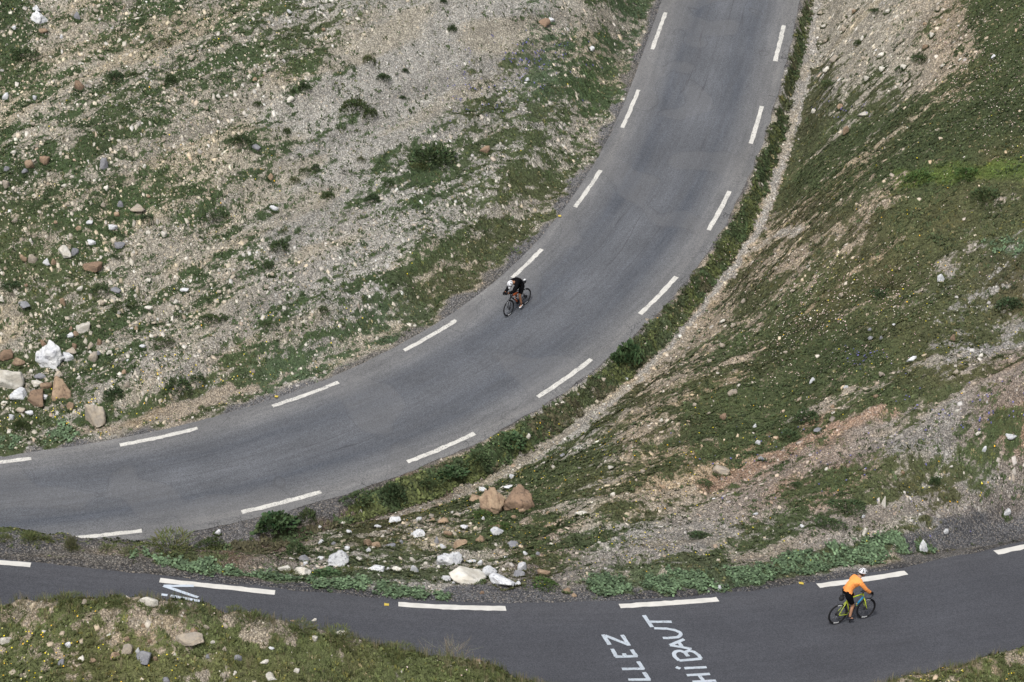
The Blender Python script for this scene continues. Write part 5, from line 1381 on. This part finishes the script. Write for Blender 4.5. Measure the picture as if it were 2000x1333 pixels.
    m = MB(); m.tube([tuple(H+side*y_+fwd*(.102-abs(y_)*abs(y_)*7)+upv*.012) for y_ in np.linspace(-.078, .078, 11)], .017, 8); m.build('sunglasses', M_['lens'], body)
    m = MB(); m.ball(tuple(H-fwd*.035-upv*.035), (.068,.072,.07), 14); m.build('hair', M_['hair'], body)
    return body
def place_group(objs, rear, heading, plane):
    """stand bicycle coordinates on the road: rear wheel contact point and heading"""
    h = np.array([math.cos(heading), math.sin(heading)]); a = np.array(rear[:2]); b_ = a+h
    lf = np.array([-h[1], h[0]])
    za, zb_ = plane(*a), plane(*b_)
    X_ = Vector((h[0], h[1], zb_-za)).normalized(); Z_ = Vector((0, 0, 1)); Y_ = Z_.cross(X_).normalized(); Z_ = X_.cross(Y_)
    Mx = Matrix(((X_.x,Y_.x,Z_.x,a[0]),(X_.y,Y_.y,Z_.y,a[1]),(X_.z,Y_.z,Z_.z,za+.004),(0,0,0,1)))
    for o, s in objs:
        if s != 1.0: pass
        o.matrix_world = Mx @ Matrix.Diagonal((s, s, s, 1)) @ o.matrix_basis if False else Mx @ Matrix.Diagonal((s, s, s, 1))
# --- orange rider on the near road
k1 = bicycle('fluorescent yellow road bicycle with a blue and green down tube on the near road', M_['yellow'], M_['blue'], R(-2), 95)
JO = dict(pel=(.17,0,1.045), wai=(.26,0,1.20), che=(.46,0,1.405), nb=(.55,0,1.475), nk=(.60,0,1.515), hd=(.665,0,1.60), look=(1,-.05,-.22),
 shL=(.50,.185,1.395), shR=(.50,-.185,1.395), elL=(.68,.235,1.17), elR=(.69,-.235,1.17), wrL=(.885,.205,1.01), wrR=(.885,-.205,1.01), paL=(.965,.203,.985), paR=(.965,-.203,.985),
 hiL=(.20,.085,.985), hiR=(.20,-.085,.985), knL=(.575,.10,.80), anL=(.355,.115,.52), toL=(.48,.118,.46), knR=(.43,-.095,.60), anR=(.37,-.112,.20), toR=(.50,-.116,.135))
r1 = rider('person in a bright orange long-sleeved jacket, black shorts and white helmet, cycling away', JO, M_['skin'], M_['orange'], M_['lycra'], M_['shoe'], 'wrist', M_['lycra'])
m = MB(); m.tube([(.50,0,.385),(.56,0,.465),(.60,0,.52),(.612,0,.535),(.625,0,.553)], [.036,.036,.034,.018,.016], 12); bt = m.build('water_bottle', M_['black'], label='black water bottle in the cage of the yellow bicycle', cat='bottle')
m = MB(); m.tube([(.628,0,.556),(.645,0,.58)], [.022,.014], 10); m.build('bottle_cap', simple('bottle_cap', (.6,.42,.05), .5), bt)
m = MB(); m.tube([(.13,0,.86),(.07,0,.86),(.0,0,.87),(-.03,0,.88)], [.04,.085,.08,.04], 12, squash=.8); m.tube([(.10,0,.96),(.0,0,.95)], .03, 8); sb1 = m.build('saddle_bag', M_['matt'], label='black bag strapped under the saddle of the yellow bicycle', cat='bag')
rc1 = P2(1633, 1219.5); fc1 = P2(1689.5, 1210.5)
hd1 = math.atan2(fc1[1]-rc1[1], fc1[0]-rc1[0]); L1_ = np.linalg.norm(fc1[:2]-rc1[:2]); print('orange wheelbase', L1_, math.degrees(hd1))
s1 = 1.04
HD1 = R(28)
place_group([(k1, s1), (r1, s1), (bt, s1), (sb1, s1)], rc1, HD1, z2)
# --- black rider on the far road
k2 = bicycle('black road bicycle with aero bars coming towards the viewer on the far road', M_['black'], M_['black'], R(3), 262, True)
JB = dict(pel=(.14,0,1.07), wai=(.27,0,1.23), che=(.51,0,1.30), nb=(.63,0,1.30), nk=(.70,0,1.29), hd=(.80,0,1.30), look=(1,0,-.55),
 shL=(.60,.17,1.235), shR=(.60,-.17,1.235), elL=(.80,.155,1.035), elR=(.80,-.155,1.035), wrL=(1.04,.075,1.045), wrR=(1.04,-.075,1.045), paL=(1.12,.058,1.065), paR=(1.12,-.058,1.065),
 hiL=(.20,.085,.985), hiR=(.20,-.085,.985), knR=(.58,-.10,.80), anR=(.36,-.115,.52), toR=(.48,-.118,.46), knL=(.44,.095,.60), anL=(.37,.112,.20), toL=(.50,.116,.135))
r2 = rider('person in black kit and white helmet crouched over aero bars, riding towards the viewer', JB, M_['skin2'], M_['lycra'], M_['lycra'], M_['whitecloth'], 'wrist', M_['lycra'])
m = MB(); m.ball((.86,0,1.185), (.045,.05,.07), 12); m.build('face_scarf', M_['whitecloth'], r2)
m = MB(); m.tube([(.40,0,.72),(.50,0,.74),(.66,0,.755),(.75,0,.755)], [.04,.055,.055,.035], 12, squash=.45); fb = m.build('frame_bag', M_['orange2'], label='orange-brown bag inside the frame of the black bicycle', cat='bag')
m = MB(); m.tube([(.50,0,.385),(.56,0,.465),(.60,0,.52),(.62,0,.55)], [.036,.036,.034,.018], 12); bt2 = m.build('water_bottle', M_['orange2'], label='orange and dark bottle in the cage of the black bicycle', cat='bottle')
m = MB(); m.tube([(.12,0,.93),(.02,0,.96),(-.06,0,.99),(-.10,0,1.01)], [.04,.06,.065,.035], 12, squash=.8); sb2 = m.build('saddle_bag', M_['matt'], label='black bag behind the saddle of the black bicycle with white top', cat='bag')
m = MB(); m.ball((-.04,0,1.065), (.06,.045,.028), 10); m.build('bag_top', M_['whitecloth'], sb2)
s2 = .99
# rear contact so that the front wheel stands at the surveyed point
HD2 = R(180+50)
fc2 = P1(994.5, 617); rc2 = fc2[:2]-s2*np.array([math.cos(HD2), math.sin(HD2)])
place_group([(k2, s2), (r2, s2), (fb, s2), (bt2, s2), (sb2, s2)], rc2, HD2, z1)
